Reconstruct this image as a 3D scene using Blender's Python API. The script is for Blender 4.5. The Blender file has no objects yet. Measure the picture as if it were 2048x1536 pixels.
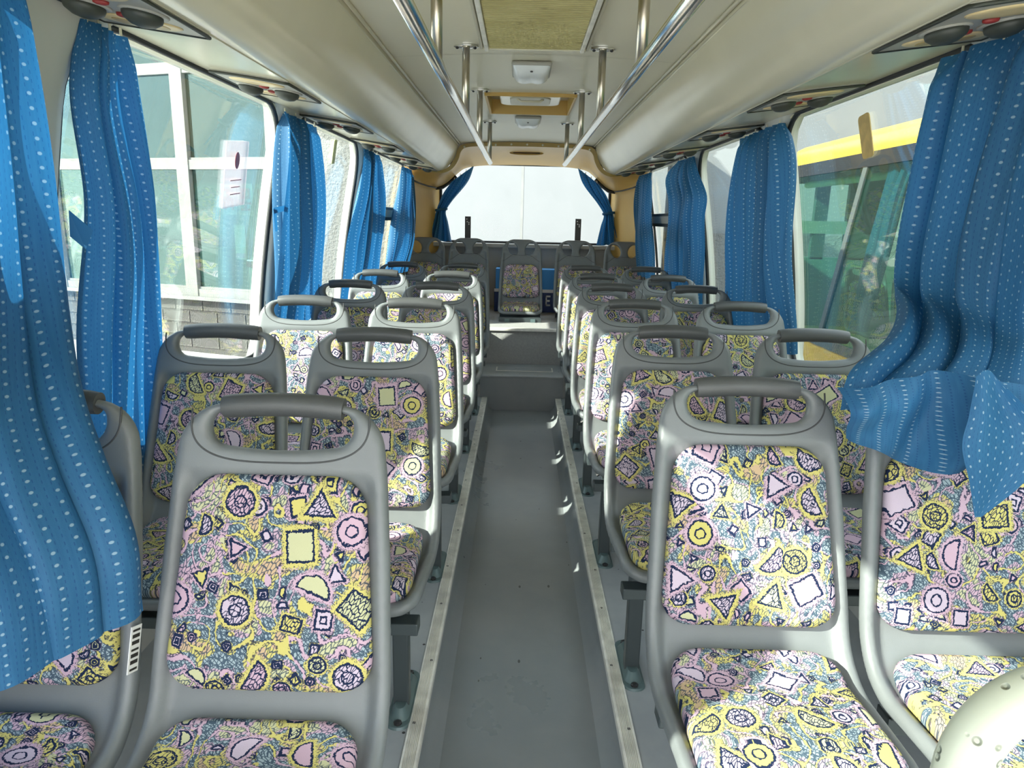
import bpy, bmesh, math, random
import numpy as np
from mathutils import Vector, Matrix, Euler

random.seed(7)
rng = np.random.RandomState(7)
scene = bpy.context.scene
C = scene.collection
PI = math.pi

# ------------------------------------------------------------------ camera, sky, sun, exposure
cam_d = bpy.data.cameras.new('camera')
cam = bpy.data.objects.new('camera', cam_d)
C.objects.link(cam)
cam_d.sensor_fit = 'HORIZONTAL'
cam_d.sensor_width = 36.0
cam_d.lens = 1400.0 / 2048.0 * 36.0
cam_d.clip_start = 0.02
cam_d.clip_end = 300
PITCH, YAW, ROLL = 0.230, 0.0075, 0.0231
cam.matrix_world = (Matrix.Translation((-0.0335, 0.0, 1.30))
                    @ Matrix.Rotation(YAW, 4, 'Z')
                    @ Matrix.Rotation(PI / 2 - PITCH, 4, 'X')
                    @ Matrix.Rotation(ROLL, 4, 'Z'))
scene.camera = cam

SUN_A, SUN_B = 1.62, 0.80            # horizontal run of a sun ray per metre of fall
SUN_STRENGTH = 9.0
SKY_STRENGTH = 2.7
EXPOSURE = 0.86

world = bpy.data.worlds.new('sky')
scene.world = world
world.use_nodes = True
wt = world.node_tree
wt.nodes.clear()
wo = wt.nodes.new('ShaderNodeOutputWorld')
wb = wt.nodes.new('ShaderNodeBackground')
wtc = wt.nodes.new('ShaderNodeTexCoord')
wsep = wt.nodes.new('ShaderNodeSeparateXYZ')
wr = wt.nodes.new('ShaderNodeValToRGB')
wr.color_ramp.elements[0].position = 0.0
wr.color_ramp.elements[0].color = (1.0, 0.985, 0.96, 1)
wr.color_ramp.elements[1].position = 0.7
wr.color_ramp.elements[1].color = (0.82, 0.90, 1.0, 1)
wt.links.new(wtc.outputs['Generated'], wsep.inputs[0])
wt.links.new(wsep.outputs['Z'], wr.inputs[0])
wt.links.new(wr.outputs[0], wb.inputs['Color'])
wb.inputs['Strength'].default_value = SKY_STRENGTH
wt.links.new(wb.outputs[0], wo.inputs[0])

sun_d = bpy.data.lights.new('sun', 'SUN')
sun_d.energy = SUN_STRENGTH
sun_d.angle = 0.012
sun_d.color = (1.0, 0.93, 0.82)
sun = bpy.data.objects.new('sun', sun_d)
C.objects.link(sun)
sun.location = (-6, -3, 6)
sun.rotation_euler = Vector((SUN_A, SUN_B, -1.0)).to_track_quat('-Z', 'Y').to_euler()

vs = scene.view_settings
vs.view_transform = 'Standard'
vs.look = 'None'
vs.exposure = EXPOSURE
vs.gamma = 1.0
vs.use_curve_mapping = False
cy = scene.cycles
cy.max_bounces = 12
cy.diffuse_bounces = 8
cy.glossy_bounces = 4
cy.transmission_bounces = 6
cy.transparent_max_bounces = 16
cy.sample_clamp_indirect = 6.0
cy.caustics_reflective = False
cy.caustics_refractive = False


# ------------------------------------------------------------------ node helper
class NT:
    def __init__(self, name):
        self.m = bpy.data.materials.new(name)
        self.m.use_nodes = True
        self.t = self.m.node_tree
        self.t.nodes.clear()
        self.out = self.t.nodes.new('ShaderNodeOutputMaterial')

    def n(self, typ, **kw):
        nd = self.t.nodes.new(typ)
        for k, v in kw.items():
            setattr(nd, k, v)
        return nd

    def put(self, sock, v):
        if isinstance(v, bpy.types.NodeSocket):
            self.t.links.new(v, sock)
        else:
            if hasattr(sock, 'default_value'):
                if sock.type == 'RGBA' and len(v) == 3:
                    v = (*v, 1)
                sock.default_value = v

    def ma(self, op, a, b=0.0, c=0.0, clamp=False):
        nd = self.n('ShaderNodeMath', operation=op, use_clamp=clamp)
        for i, v in enumerate((a, b, c)):
            self.put(nd.inputs[i], v)
        return nd.outputs[0]

    def vm(self, op, a, b=(0, 0, 0), scale=None):
        nd = self.n('ShaderNodeVectorMath', operation=op)
        self.put(nd.inputs[0], a)
        self.put(nd.inputs[1], b)
        if scale is not None:
            self.put(nd.inputs['Scale'], scale)
        return nd.outputs['Value'] if op in ('LENGTH', 'DOT_PRODUCT', 'DISTANCE') else nd.outputs['Vector']

    def mix(self, f, a, b, blend='MIX'):
        nd = self.n('ShaderNodeMix', data_type='RGBA', blend_type=blend)
        self.put(nd.inputs[0], f)
        self.put(nd.inputs[6], a)
        self.put(nd.inputs[7], b)
        return nd.outputs[2]

    def sep(self, v):
        nd = self.n('ShaderNodeSeparateXYZ')
        self.put(nd.inputs[0], v)
        return nd.outputs

    def comb(self, x, y, z=0.0):
        nd = self.n('ShaderNodeCombineXYZ')
        for i, v in enumerate((x, y, z)):
            self.put(nd.inputs[i], v)
        return nd.outputs[0]

    def noise(self, vec, scale=5.0, detail=2.0, rough=0.5, color=False, dim='3D'):
        nd = self.n('ShaderNodeTexNoise', noise_dimensions=dim)
        self.put(nd.inputs['Vector'], vec)
        nd.inputs['Scale'].default_value = scale
        nd.inputs['Detail'].default_value = detail
        nd.inputs['Roughness'].default_value = rough
        return nd.outputs['Color' if color else 'Fac']

    def voro(self, vec, scale=1.0, feature='F1', rnd=1.0, dim='2D'):
        nd = self.n('ShaderNodeTexVoronoi', feature=feature, voronoi_dimensions=dim)
        self.put(nd.inputs['Vector'], vec)
        nd.inputs['Scale'].default_value = scale
        nd.inputs['Randomness'].default_value = rnd
        return nd.outputs

    def ramp(self, f, stops, interp='LINEAR'):
        nd = self.n('ShaderNodeValToRGB')
        cr = nd.color_ramp
        cr.interpolation = interp
        while len(cr.elements) < len(stops):
            cr.elements.new(0.5)
        for e, (p, col) in zip(cr.elements, stops):
            e.position = p
            e.color = (*col, 1) if len(col) == 3 else col
        self.put(nd.inputs[0], f)
        return nd.outputs[0]

    def less(self, a, b):
        return self.ma('LESS_THAN', a, b)

    def sm(self, x, e0, e1):
        nd = self.n('ShaderNodeMapRange', interpolation_type='SMOOTHSTEP')
        self.put(nd.inputs['Value'], x)
        nd.inputs['From Min'].default_value = e0
        nd.inputs['From Max'].default_value = e1
        return nd.outputs[0]

    def bump(self, h, strength=0.3, dist=0.01):
        nd = self.n('ShaderNodeBump')
        nd.inputs['Strength'].default_value = strength
        nd.inputs['Distance'].default_value = dist
        self.put(nd.inputs['Height'], h)
        return nd.outputs[0]

    def bsdf(self, color, rough=0.5, metal=0.0, spec=0.5, normal=None, **kw):
        nd = self.n('ShaderNodeBsdfPrincipled')
        self.put(nd.inputs['Base Color'], color)
        self.put(nd.inputs['Roughness'], rough)
        self.put(nd.inputs['Metallic'], metal)
        self.put(nd.inputs['Specular IOR Level'], spec)
        if normal is not None:
            self.put(nd.inputs['Normal'], normal)
        for k, v in kw.items():
            self.put(nd.inputs[k], v)
        return nd.outputs[0]

    def end(self, sh):
        self.t.links.new(sh, self.out.inputs['Surface'])
        return self.m


def obco(T):
    return T.n('ShaderNodeTexCoord').outputs['Object']


def plain(name, col, rough=0.5, metal=0.0, spec=0.5, vary=0.0, vscale=6.0, bump=0.0, bscale=300.0):
    T = NT(name)
    co = obco(T)
    c = col
    if vary:
        f = T.noise(co, vscale, 4.0)
        c = T.mix(T.sm(f, 0.3, 0.7), tuple(x * (1 - vary) for x in col), tuple(min(1, x * (1 + vary)) for x in col))
    nm = T.bump(T.noise(co, bscale, 2.0), bump, 0.002) if bump else None
    return T.end(T.bsdf(c, rough, metal, spec, nm))


M = {}
M['plastic'] = plain('grey_plastic', (0.150, 0.164, 0.170), 0.42, 0, 0.5, 0.06, 9, 0.10, 420)
M['plastic_rear'] = plain('rear_grey_plastic', (0.150, 0.163, 0.172), 0.45, 0, 0.5, 0.06, 9, 0.10, 420)
M['grip'] = plain('dark_grip', (0.060, 0.064, 0.066), 0.42, 0, 0.5, 0.05, 12, 0.15, 500)
M['seam'] = plain('dark_seam', (0.05, 0.053, 0.055), 0.6)
M['dark_steel'] = plain('dark_steel', (0.055, 0.07, 0.075), 0.35, 0.3)
M['foot_paint'] = plain('foot_paint', (0.10, 0.15, 0.155), 0.4, 0.1)
M['bolt'] = plain('bolt', (0.03, 0.03, 0.032), 0.5, 0.4)
M['chrome'] = plain('chrome', (0.82, 0.82, 0.80), 0.16, 1.0, 0.5, 0.05, 30)
M['pole'] = plain('pole_steel', (0.55, 0.50, 0.42), 0.30, 1.0)
M['alu'] = plain('aluminium', (0.80, 0.78, 0.72), 0.45, 0.15, 0.5, 0.12, 20)
M['cream'] = plain('cream_panel', (0.69, 0.65, 0.50), 0.20, 0, 0.5, 0.03, 3)
M['ceil'] = plain('ceiling_panel', (0.71, 0.67, 0.53), 0.35, 0, 0.5, 0.03, 2)
M['cream_edge'] = plain('cream_trim', (0.52, 0.49, 0.38), 0.35)
M['tan'] = plain('tan_dome', (0.58, 0.37, 0.10), 0.38, 0, 0.5, 0.05, 3)
M['tan_dark'] = plain('tan_flange', (0.36, 0.235, 0.05), 0.42)
M['rubber'] = plain('black_rubber', (0.012, 0.013, 0.014), 0.5)
M['wall_grey'] = plain('wall_grey', (0.42, 0.42, 0.40), 0.5, 0, 0.4, 0.06, 5)
M['pillar'] = plain('pillar_cream', (0.58, 0.57, 0.52), 0.4, 0, 0.5, 0.03, 4)
M['vent_grey'] = plain('vent_grey', (0.36, 0.35, 0.31), 0.4)
M['vent_dark'] = plain('vent_dark', (0.035, 0.04, 0.032), 0.5)
M['vent_cream'] = plain('vent_cream', (0.68, 0.54, 0.29), 0.35)
M['vent_eye'] = plain('vent_eye', (0.42, 0.30, 0.12), 0.4)
M['red'] = plain('red_tab', (0.26, 0.025, 0.022), 0.5)
M['white'] = plain('white_plastic', (0.80, 0.80, 0.78), 0.3)
M['black'] = plain('black_metal', (0.03, 0.028, 0.025), 0.45)
M['blue_light'] = plain('light_blue_card', (0.03, 0.30, 0.75), 0.5)
M['blue_dark'] = plain('dark_blue_card', (0.006, 0.035, 0.16), 0.5)
M['lens_red'] = plain('red_lens', (0.32, 0.04, 0.03), 0.25)
M['lens_amber'] = plain('amber_lens', (0.50, 0.30, 0.16), 0.25)
M['yellow'] = plain('yellow_paint', (0.46, 0.31, 0.035), 0.28, 0, 0.5, 0.04, 2)
M['concrete'] = plain('yard_concrete', (0.50, 0.49, 0.46), 0.85, 0, 0.3, 0.15, 1.5)
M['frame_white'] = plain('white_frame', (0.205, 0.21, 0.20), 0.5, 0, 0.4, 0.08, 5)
M['car_white'] = plain('car_white', (0.62, 0.63, 0.60), 0.25)
M['car_dark'] = plain('car_dark', (0.06, 0.075, 0.08), 0.15)
M['room_wall'] = plain('room_wall', (0.25, 0.29, 0.28), 0.8, 0, 0.3, 0.2, 1.2)
M['orange'] = plain('orange_print', (0.72, 0.20, 0.07), 0.6)
M['sign_pale'] = plain('sign_pale', (0.60, 0.60, 0.48), 0.6)
M['amber'] = plain('amber_plate', (0.52, 0.36, 0.12), 0.4, 0, 0.5, 0.15, 30)
M['lime'] = plain('lime_plate', (0.55, 0.60, 0.33), 0.5)
M['pink'] = plain('pink_print', (0.70, 0.45, 0.55), 0.5)
M['pale_green'] = plain('pale_green', (0.52, 0.60, 0.34), 0.4)
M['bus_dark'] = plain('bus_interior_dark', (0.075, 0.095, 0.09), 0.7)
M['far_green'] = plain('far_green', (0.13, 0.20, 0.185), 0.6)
M['mortar'] = plain('mortar', (0.075, 0.073, 0.068), 0.9)
M['seat_far'] = plain('far_seat', (0.17, 0.18, 0.18), 0.5)


def m_floor():
    T = NT('aisle_vinyl')
    co = obco(T)
    f = T.noise(co, 3.0, 5.0, 0.6)
    c = T.mix(T.sm(f, 0.3, 0.75), (0.215, 0.24, 0.255), (0.27, 0.285, 0.295))
    vv = T.voro(T.vm('MULTIPLY', co, (1.0, 0.45, 1.0)), 9.0, 'F1', 1.0, '2D')
    vr = T.n('ShaderNodeSeparateColor')
    T.put(vr.inputs[0], vv[1])
    sp = T.less(vv[0], T.ma('MULTIPLY', T.ma('SUBTRACT', vr.outputs[0], 0.62), 0.11))
    c = T.mix(T.ma('MULTIPLY', sp, 0.8), c, (0.03, 0.03, 0.03))
    r = T.ma('MULTIPLY_ADD', f, 0.10, 0.24)
    return T.end(T.bsdf(c, r, 0, 0.45, T.bump(T.noise(co, 120, 3), 0.08, 0.002)))


def m_platform():
    T = NT('platform_vinyl')
    co = obco(T)
    f = T.noise(co, 4.0, 5.0, 0.6)
    c = T.mix(T.sm(f, 0.3, 0.7), (0.30, 0.32, 0.34), (0.38, 0.40, 0.41))
    vv = T.voro(co, 7.0, 'F1', 1.0, '2D')
    vr = T.n('ShaderNodeSeparateColor')
    T.put(vr.inputs[0], vv[1])
    sp = T.less(vv[0], T.ma('MULTIPLY', T.ma('SUBTRACT', vr.outputs[0], 0.35), 0.06))
    c = T.mix(sp, c, (0.03, 0.03, 0.03))
    return T.end(T.bsdf(c, 0.45, 0, 0.4))


def m_carpet():
    T = NT('rear_carpet')
    co = obco(T)
    f = T.noise(co, 60.0, 3.0, 0.6)
    c = T.mix(f, (0.28, 0.285, 0.29), (0.42, 0.42, 0.41))
    return T.end(T.bsdf(c, 0.8, 0, 0.3, T.bump(f, 0.35, 0.01)))


def m_grille():
    T = NT('grille_olive')
    co = obco(T)
    f = T.noise(co, 6.0, 5.0, 0.65)
    c = T.mix(T.sm(f, 0.35, 0.75), (0.42, 0.37, 0.155), (0.52, 0.47, 0.22))
    d = T.sm(T.noise(T.vm('MULTIPLY', co, (1, 3, 1)), 9.0, 3.0), 0.66, 0.75)
    c = T.mix(T.ma('MULTIPLY', d, 0.6), c, (0.16, 0.13, 0.04))
    return T.end(T.bsdf(c, 0.6))


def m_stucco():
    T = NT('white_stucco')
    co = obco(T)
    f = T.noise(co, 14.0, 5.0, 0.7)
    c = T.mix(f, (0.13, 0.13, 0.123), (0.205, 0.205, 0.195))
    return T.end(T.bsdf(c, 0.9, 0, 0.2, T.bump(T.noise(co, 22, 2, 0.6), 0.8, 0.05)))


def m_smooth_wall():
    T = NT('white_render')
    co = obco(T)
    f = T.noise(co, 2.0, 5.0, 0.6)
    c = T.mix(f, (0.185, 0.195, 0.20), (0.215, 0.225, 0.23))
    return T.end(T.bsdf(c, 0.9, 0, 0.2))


def m_block():
    T = NT('split_face_block')
    co = obco(T)
    inf = T.n('ShaderNodeObjectInfo').outputs['Random']
    f = T.noise(co, 9.0, 5.0, 0.7)
    c = T.mix(f, (0.085, 0.083, 0.075), (0.165, 0.16, 0.147))
    c = T.mix(T.ma('MULTIPLY', inf, 0.35), c, (0.11, 0.107, 0.10))
    return T.end(T.bsdf(c, 0.9, 0, 0.2, T.bump(f, 1.0, 0.08)))


def m_cloth():
    T = NT('blue_dotted_curtain')
    uv = T.n('ShaderNodeUVMap').outputs[0]
    s = T.sep(uv)
    cx = T.ma('DIVIDE', s[0], 0.026)
    col = T.ma('FLOOR', cx)
    odd = T.ma('MODULO', col, 2.0)
    cyv = T.ma('ADD', T.ma('DIVIDE', s[1], 0.020), T.ma('MULTIPLY', odd, 0.5))
    fx = T.ma('SUBTRACT', T.ma('FRACT', cx), 0.5)
    fy = T.ma('SUBTRACT', T.ma('FRACT', cyv), 0.5)
    d = T.vm('LENGTH', T.comb(T.ma('MULTIPLY', fx, 1.0), T.ma('MULTIPLY', fy, 0.75)))
    dot = T.ma('SUBTRACT', 1.0, T.sm(d, 0.07, 0.12))
    # little dark stitch ticks between the dots
    cx2 = T.ma('DIVIDE', s[0], 0.0087)
    cy2 = T.ma('ADD', T.ma('DIVIDE', s[1], 0.013), T.ma('MULTIPLY', T.ma('MODULO', T.ma('FLOOR', cx2), 2.0), 0.5))
    tx = T.ma('ABSOLUTE', T.ma('SUBTRACT', T.ma('FRACT', cx2), 0.5))
    ty = T.ma('ABSOLUTE', T.ma('SUBTRACT', T.ma('FRACT', cy2), 0.5))
    tick = T.ma('MULTIPLY', T.less(tx, 0.07), T.less(ty, 0.22))
    st = T.noise(T.comb(T.ma('MULTIPLY', s[0], 60.0), T.ma('MULTIPLY', s[1], 3.0)), 4.0, 2.0)
    base = T.mix(st, (0.016, 0.100, 0.225), (0.038, 0.165, 0.325))
    base = T.mix(T.ma('MULTIPLY', tick, 0.55), base, (0.008, 0.05, 0.17))
    base = T.mix(T.ma('MULTIPLY', dot, 0.60), base, (0.42, 0.60, 0.70))
    weave = T.ma('ADD', T.noise(T.vm('MULTIPLY', uv, (1, 1, 1)), 900.0, 1.0), T.ma('MULTIPLY', dot, 0.6))
    nm = T.bump(weave, 0.18, 0.002)
    b = T.bsdf(base, 0.62, 0, 0.35, nm)
    tr = T.n('ShaderNodeBsdfTranslucent')
    T.put(tr.inputs['Color'], T.mix(0.5, base, (0.01, 0.17, 0.50)))
    mx = T.n('ShaderNodeMixShader')
    mx.inputs[0].default_value = 0.28
    T.t.links.new(b, mx.inputs[1])
    T.t.links.new(tr.outputs[0], mx.inputs[2])
    return T.end(mx.outputs[0])


def m_glass(name='window_glass', tint=(0.93, 0.98, 0.96), refl=0.09, rough=0.0):
    T = NT(name)
    tr = T.n('ShaderNodeBsdfTransparent')
    T.put(tr.inputs[0], tint)
    gl = T.n('ShaderNodeBsdfGlossy')
    gl.inputs['Roughness'].default_value = rough
    T.put(gl.inputs['Color'], (1, 1, 1))
    fr = T.n('ShaderNodeLayerWeight')
    fr.inputs['Blend'].default_value = 0.25
    f = T.ma('MULTIPLY_ADD', fr.outputs['Fresnel'], 0.16 if refl else 0.08, refl * 0.15, clamp=True)
    mx = T.n('ShaderNodeMixShader')
    T.t.links.new(f, mx.inputs[0])
    T.t.links.new(tr.outputs[0], mx.inputs[1])
    T.t.links.new(gl.outputs[0], mx.inputs[2])
    return T.end(mx.outputs[0])


def m_building_glass():
    T = NT('building_glass')
    tr = T.n('ShaderNodeBsdfTransparent')
    T.put(tr.inputs[0], (0.55, 0.70, 0.68))
    gl = T.n('ShaderNodeBsdfGlossy')
    gl.inputs['Roughness'].default_value = 0.03
    T.put(gl.inputs['Color'], (0.40, 0.50, 0.50))
    mx = T.n('ShaderNodeMixShader')
    mx.inputs[0].default_value = 0.22
    T.t.links.new(tr.outputs[0], mx.inputs[1])
    T.t.links.new(gl.outputs[0], mx.inputs[2])
    return T.end(mx.outputs[0])


def m_sticker_clear():
    T = NT('clear_pink_film')
    tr = T.n('ShaderNodeBsdfTransparent')
    b = T.bsdf((0.85, 0.68, 0.78), 0.4)
    mx = T.n('ShaderNodeMixShader')
    mx.inputs[0].default_value = 0.25
    T.t.links.new(tr.outputs[0], mx.inputs[1])
    T.t.links.new(b, mx.inputs[2])
    return T.end(mx.outputs[0])


def m_fabric():
    """abstract doodle moquette: navy outlines, pink / yellow / pale blue fields"""
    T = NT('doodle_moquette')
    uv = T.n('ShaderNodeUVMap').outputs[0]
    rnd = T.n('ShaderNodeObjectInfo').outputs['Random']
    off = T.comb(T.ma('MULTIPLY', rnd, 37.0), T.ma('MULTIPLY', T.ma('FRACT', T.ma('MULTIPLY', rnd, 7.13)), 23.0))
    P = T.vm('ADD', uv, off)
    jit = T.vm('SCALE', T.vm('SUBTRACT', T.noise(P, 170.0, 1.0, 0.5, True, '2D'), (0.5, 0.5, 0.5)), scale=0.0042)
    Q = T.vm('ADD', P, jit)
    NAVY = (0.012, 0.022, 0.060)
    YEL = (0.57, 0.51, 0.17)
    PNK = (0.54, 0.38, 0.47)
    LIL = (0.55, 0.46, 0.56)
    PCH = (0.54, 0.39, 0.25)
    BLU = (0.33, 0.41, 0.45)
    PAL = (0.52, 0.52, 0.32)
    # fields
    reg = T.noise(Q, 17.0, 1.0, 0.5, False, '2D')
    col = T.ramp(reg, [(0.0, PCH), (0.33, YEL), (0.40, BLU), (0.56, PNK), (0.64, PAL)], 'CONSTANT')
    # scribbled hatch
    def rotd(v_, ang_, sx_, sy_):
        rt_ = T.n('ShaderNodeVectorRotate', rotation_type='Z_AXIS')
        T.put(rt_.inputs['Vector'], v_)
        rt_.inputs['Angle'].default_value = ang_
        return T.vm('MULTIPLY', rt_.outputs[0], (sx_, sy_, 1.0))
    e = T.voro(rotd(P, 0.6, 1.9, 0.75), 110.0, 'DISTANCE_TO_EDGE', 1.0)[0]
    gate = T.noise(P, 24.0, 1.0, 0.5, False, '2D')
    hat = T.ma('MULTIPLY', T.less(e, 0.115), T.ma('GREATER_THAN', gate, 0.30))
    inblue = T.ma('MULTIPLY', T.ma('GREATER_THAN', reg, 0.40), T.less(reg, 0.56))
    hat2 = T.ma('MULTIPLY', T.less(T.voro(rotd(T.vm('ADD', P, (3.3, 1.7, 0)), -0.8, 2.2, 0.7), 85.0, 'DISTANCE_TO_EDGE', 1.0)[0], 0.13), inblue)
    ink = T.ma('MULTIPLY', T.ma('MAXIMUM', hat, hat2), 0.88)
    col = T.mix(ink, col, (0.03, 0.06, 0.10))
    # wandering worm contours
    cn = T.noise(Q, 11.0, 1.0, 0.5, False, '2D')
    c1 = T.ma('ABSOLUTE', T.ma('SUBTRACT', T.ma('FRACT', T.ma('MULTIPLY', cn, 7.0)), 0.5))
    worm = T.less(c1, 0.11)
    wcol = T.mix(T.ma('GREATER_THAN', T.noise(P, 9.0, 0.0, 0.5, False, '2D'), 0.5), YEL, PNK)
    col = T.mix(worm, col, wcol)
    dash = T.ma('MULTIPLY', T.less(T.ma('ABSOLUTE', T.ma('SUBTRACT', c1, 0.11)), 0.045),
                T.ma('GREATER_THAN', T.noise(P, 230.0, 0.0, 0.5, False, '2D'), 0.50))
    col = T.mix(T.ma('MULTIPLY', dash, 0.85), col, NAVY)

    def shapes(col, S, shift, keep, ow):
        Ps = T.vm('ADD', T.vm('SCALE', Q, scale=S), shift)
        v = T.voro(Ps, 1.0, 'F1', 0.62)
        rc = T.n('ShaderNodeSeparateColor')
        T.put(rc.inputs[0], v[1])
        r1, r2, r3 = rc.outputs[0], rc.outputs[1], rc.outputs[2]
        q0 = T.vm('SUBTRACT', Ps, v[2])
        rot = T.n('ShaderNodeVectorRotate', rotation_type='Z_AXIS')
        T.put(rot.inputs['Vector'], q0)
        T.put(rot.inputs['Angle'], T.ma('MULTIPLY', r2, 6.28))
        q = T.sep(rot.outputs[0])
        ax, ay = T.ma('ABSOLUTE', q[0]), T.ma('ABSOLUTE', q[1])
        ln = T.vm('LENGTH', T.comb(q[0], q[1]))
        dc = T.ma('SUBTRACT', ln, 0.25)
        db = T.ma('SUBTRACT', T.ma('MAXIMUM', ax, T.ma('MULTIPLY', ay, 0.85)), 0.23)
        dh = T.ma('MAXIMUM', T.ma('SUBTRACT', ln, 0.30), T.ma('MULTIPLY', q[0], -1.0))
        dt = T.ma('SUBTRACT', T.ma('MAXIMUM', T.ma('MULTIPLY_ADD', ax, 0.866, T.ma('MULTIPLY', q[1], 0.5)),
                                   T.ma('MULTIPLY', q[1], -1.0)), 0.15)

        def pick(th, a, b):
            k = T.less(r1, th)
            return T.ma('ADD', T.ma('MULTIPLY', k, a), T.ma('MULTIPLY', T.ma('SUBTRACT', 1.0, k), b))
        d = pick(0.24, dc, pick(0.52, db, pick(0.80, dh, dt)))
        fuzz = T.ma('MULTIPLY', T.ma('SUBTRACT', T.noise(P, 420.0, 1.0, 0.5, False, '2D'), 0.5), 0.16)
        df = T.ma('ADD', d, fuzz)
        on = T.less(r3, keep)
        fillc = T.ramp(T.ma('FRACT', T.ma('MULTIPLY', r3, 9.7)), [(0.0, LIL), (0.4, PNK), (0.65, YEL), (0.82, PAL)], 'CONSTANT')
        col = T.mix(T.ma('MULTIPLY', on, T.less(df, 0.10)), col, T.mix(T.less(r2, 0.5), PNK, YEL))
        d2 = T.ma('ABSOLUTE', T.ma('SUBTRACT', df, 0.085))
        dsh = T.ma('MULTIPLY', T.less(d2, ow * 0.55), T.ma('GREATER_THAN', T.noise(P, 260.0, 0.0, 0.5, False, '2D'), 0.46))
        col = T.mix(T.ma('MULTIPLY', T.ma('MULTIPLY', on, dsh), 0.85), col, NAVY)
        col = T.mix(T.ma('MULTIPLY', on, T.less(d, 0.0)), col, fillc)
        col = T.mix(T.ma('MULTIPLY', T.ma('MULTIPLY', on, T.less(d, -0.02)), T.ma('MULTIPLY', hat, T.less(r2, 0.45))), col, NAVY)
        line = T.less(T.ma('ABSOLUTE', T.ma('MULTIPLY_ADD', fuzz, 0.25, d)), ow)
        inner = T.ma('MULTIPLY', T.less(T.ma('ABSOLUTE', T.ma('ADD', d, 0.145)), ow * 0.8), T.less(r1, 0.32))
        col = T.mix(T.ma('MULTIPLY', on, T.ma('MAXIMUM', line, inner)), col, NAVY)
        return col
    col = shapes(col, 36.0, (5.2, 1.3, 0), 0.30, 0.065)
    col = shapes(col, 18.0, (2.4, 7.1, 0), 0.55, 0.034)
    col = shapes(col, 10.8, (0.4, 2.1, 0), 0.84, 0.020)
    fz = T.noise(P, 700.0, 2.0, 0.6, False, '2D')
    col = T.mix(0.18, col, T.mix(fz, (0.1, 0.1, 0.12), (0.8, 0.8, 0.8)), 'MULTIPLY')
    b = T.bsdf(col, 0.9, 0, 0.15, T.bump(fz, 0.25, 0.002))
    return T.end(b)


M['floor'] = m_floor()
M['platform'] = m_platform()
M['carpet'] = m_carpet()
M['grille'] = m_grille()
M['stucco'] = m_stucco()
M['render'] = m_smooth_wall()
M['block'] = m_block()
M['cloth'] = m_cloth()
M['glass'] = m_glass()
M['bus_glass'] = m_glass('green_bus_glass', (0.62, 0.84, 0.76), 0.10)
M['rear_glass'] = m_glass('rear_window_glass', (0.95, 0.98, 0.98), 0.0)
M['bglass'] = m_building_glass()
M['film'] = m_sticker_clear()
M['fabric'] = m_fabric()


def m_pitted():
    T = NT('pitted_cream_cover')
    co = obco(T)
    v = T.voro(co, 75.0, 'F1', 0.75, '3D')[0]
    pit = T.ma('SUBTRACT', 1.0, T.sm(v, 0.10, 0.24))
    c = T.mix(T.ma('MULTIPLY', pit, 0.4), (0.47, 0.50, 0.41), (0.28, 0.31, 0.24))
    return T.end(T.bsdf(c, 0.38, 0, 0.5, T.bump(T.ma('MULTIPLY', pit, -1.0), 0.9, 0.003)))


M['pitted'] = m_pitted()


def m_lamp():
    T = NT('lamp_diffuser')
    return T.end(T.bsdf((0.82, 0.86, 0.88), 0.25, 0, 0.5))


M['lamp'] = m_lamp()


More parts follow.
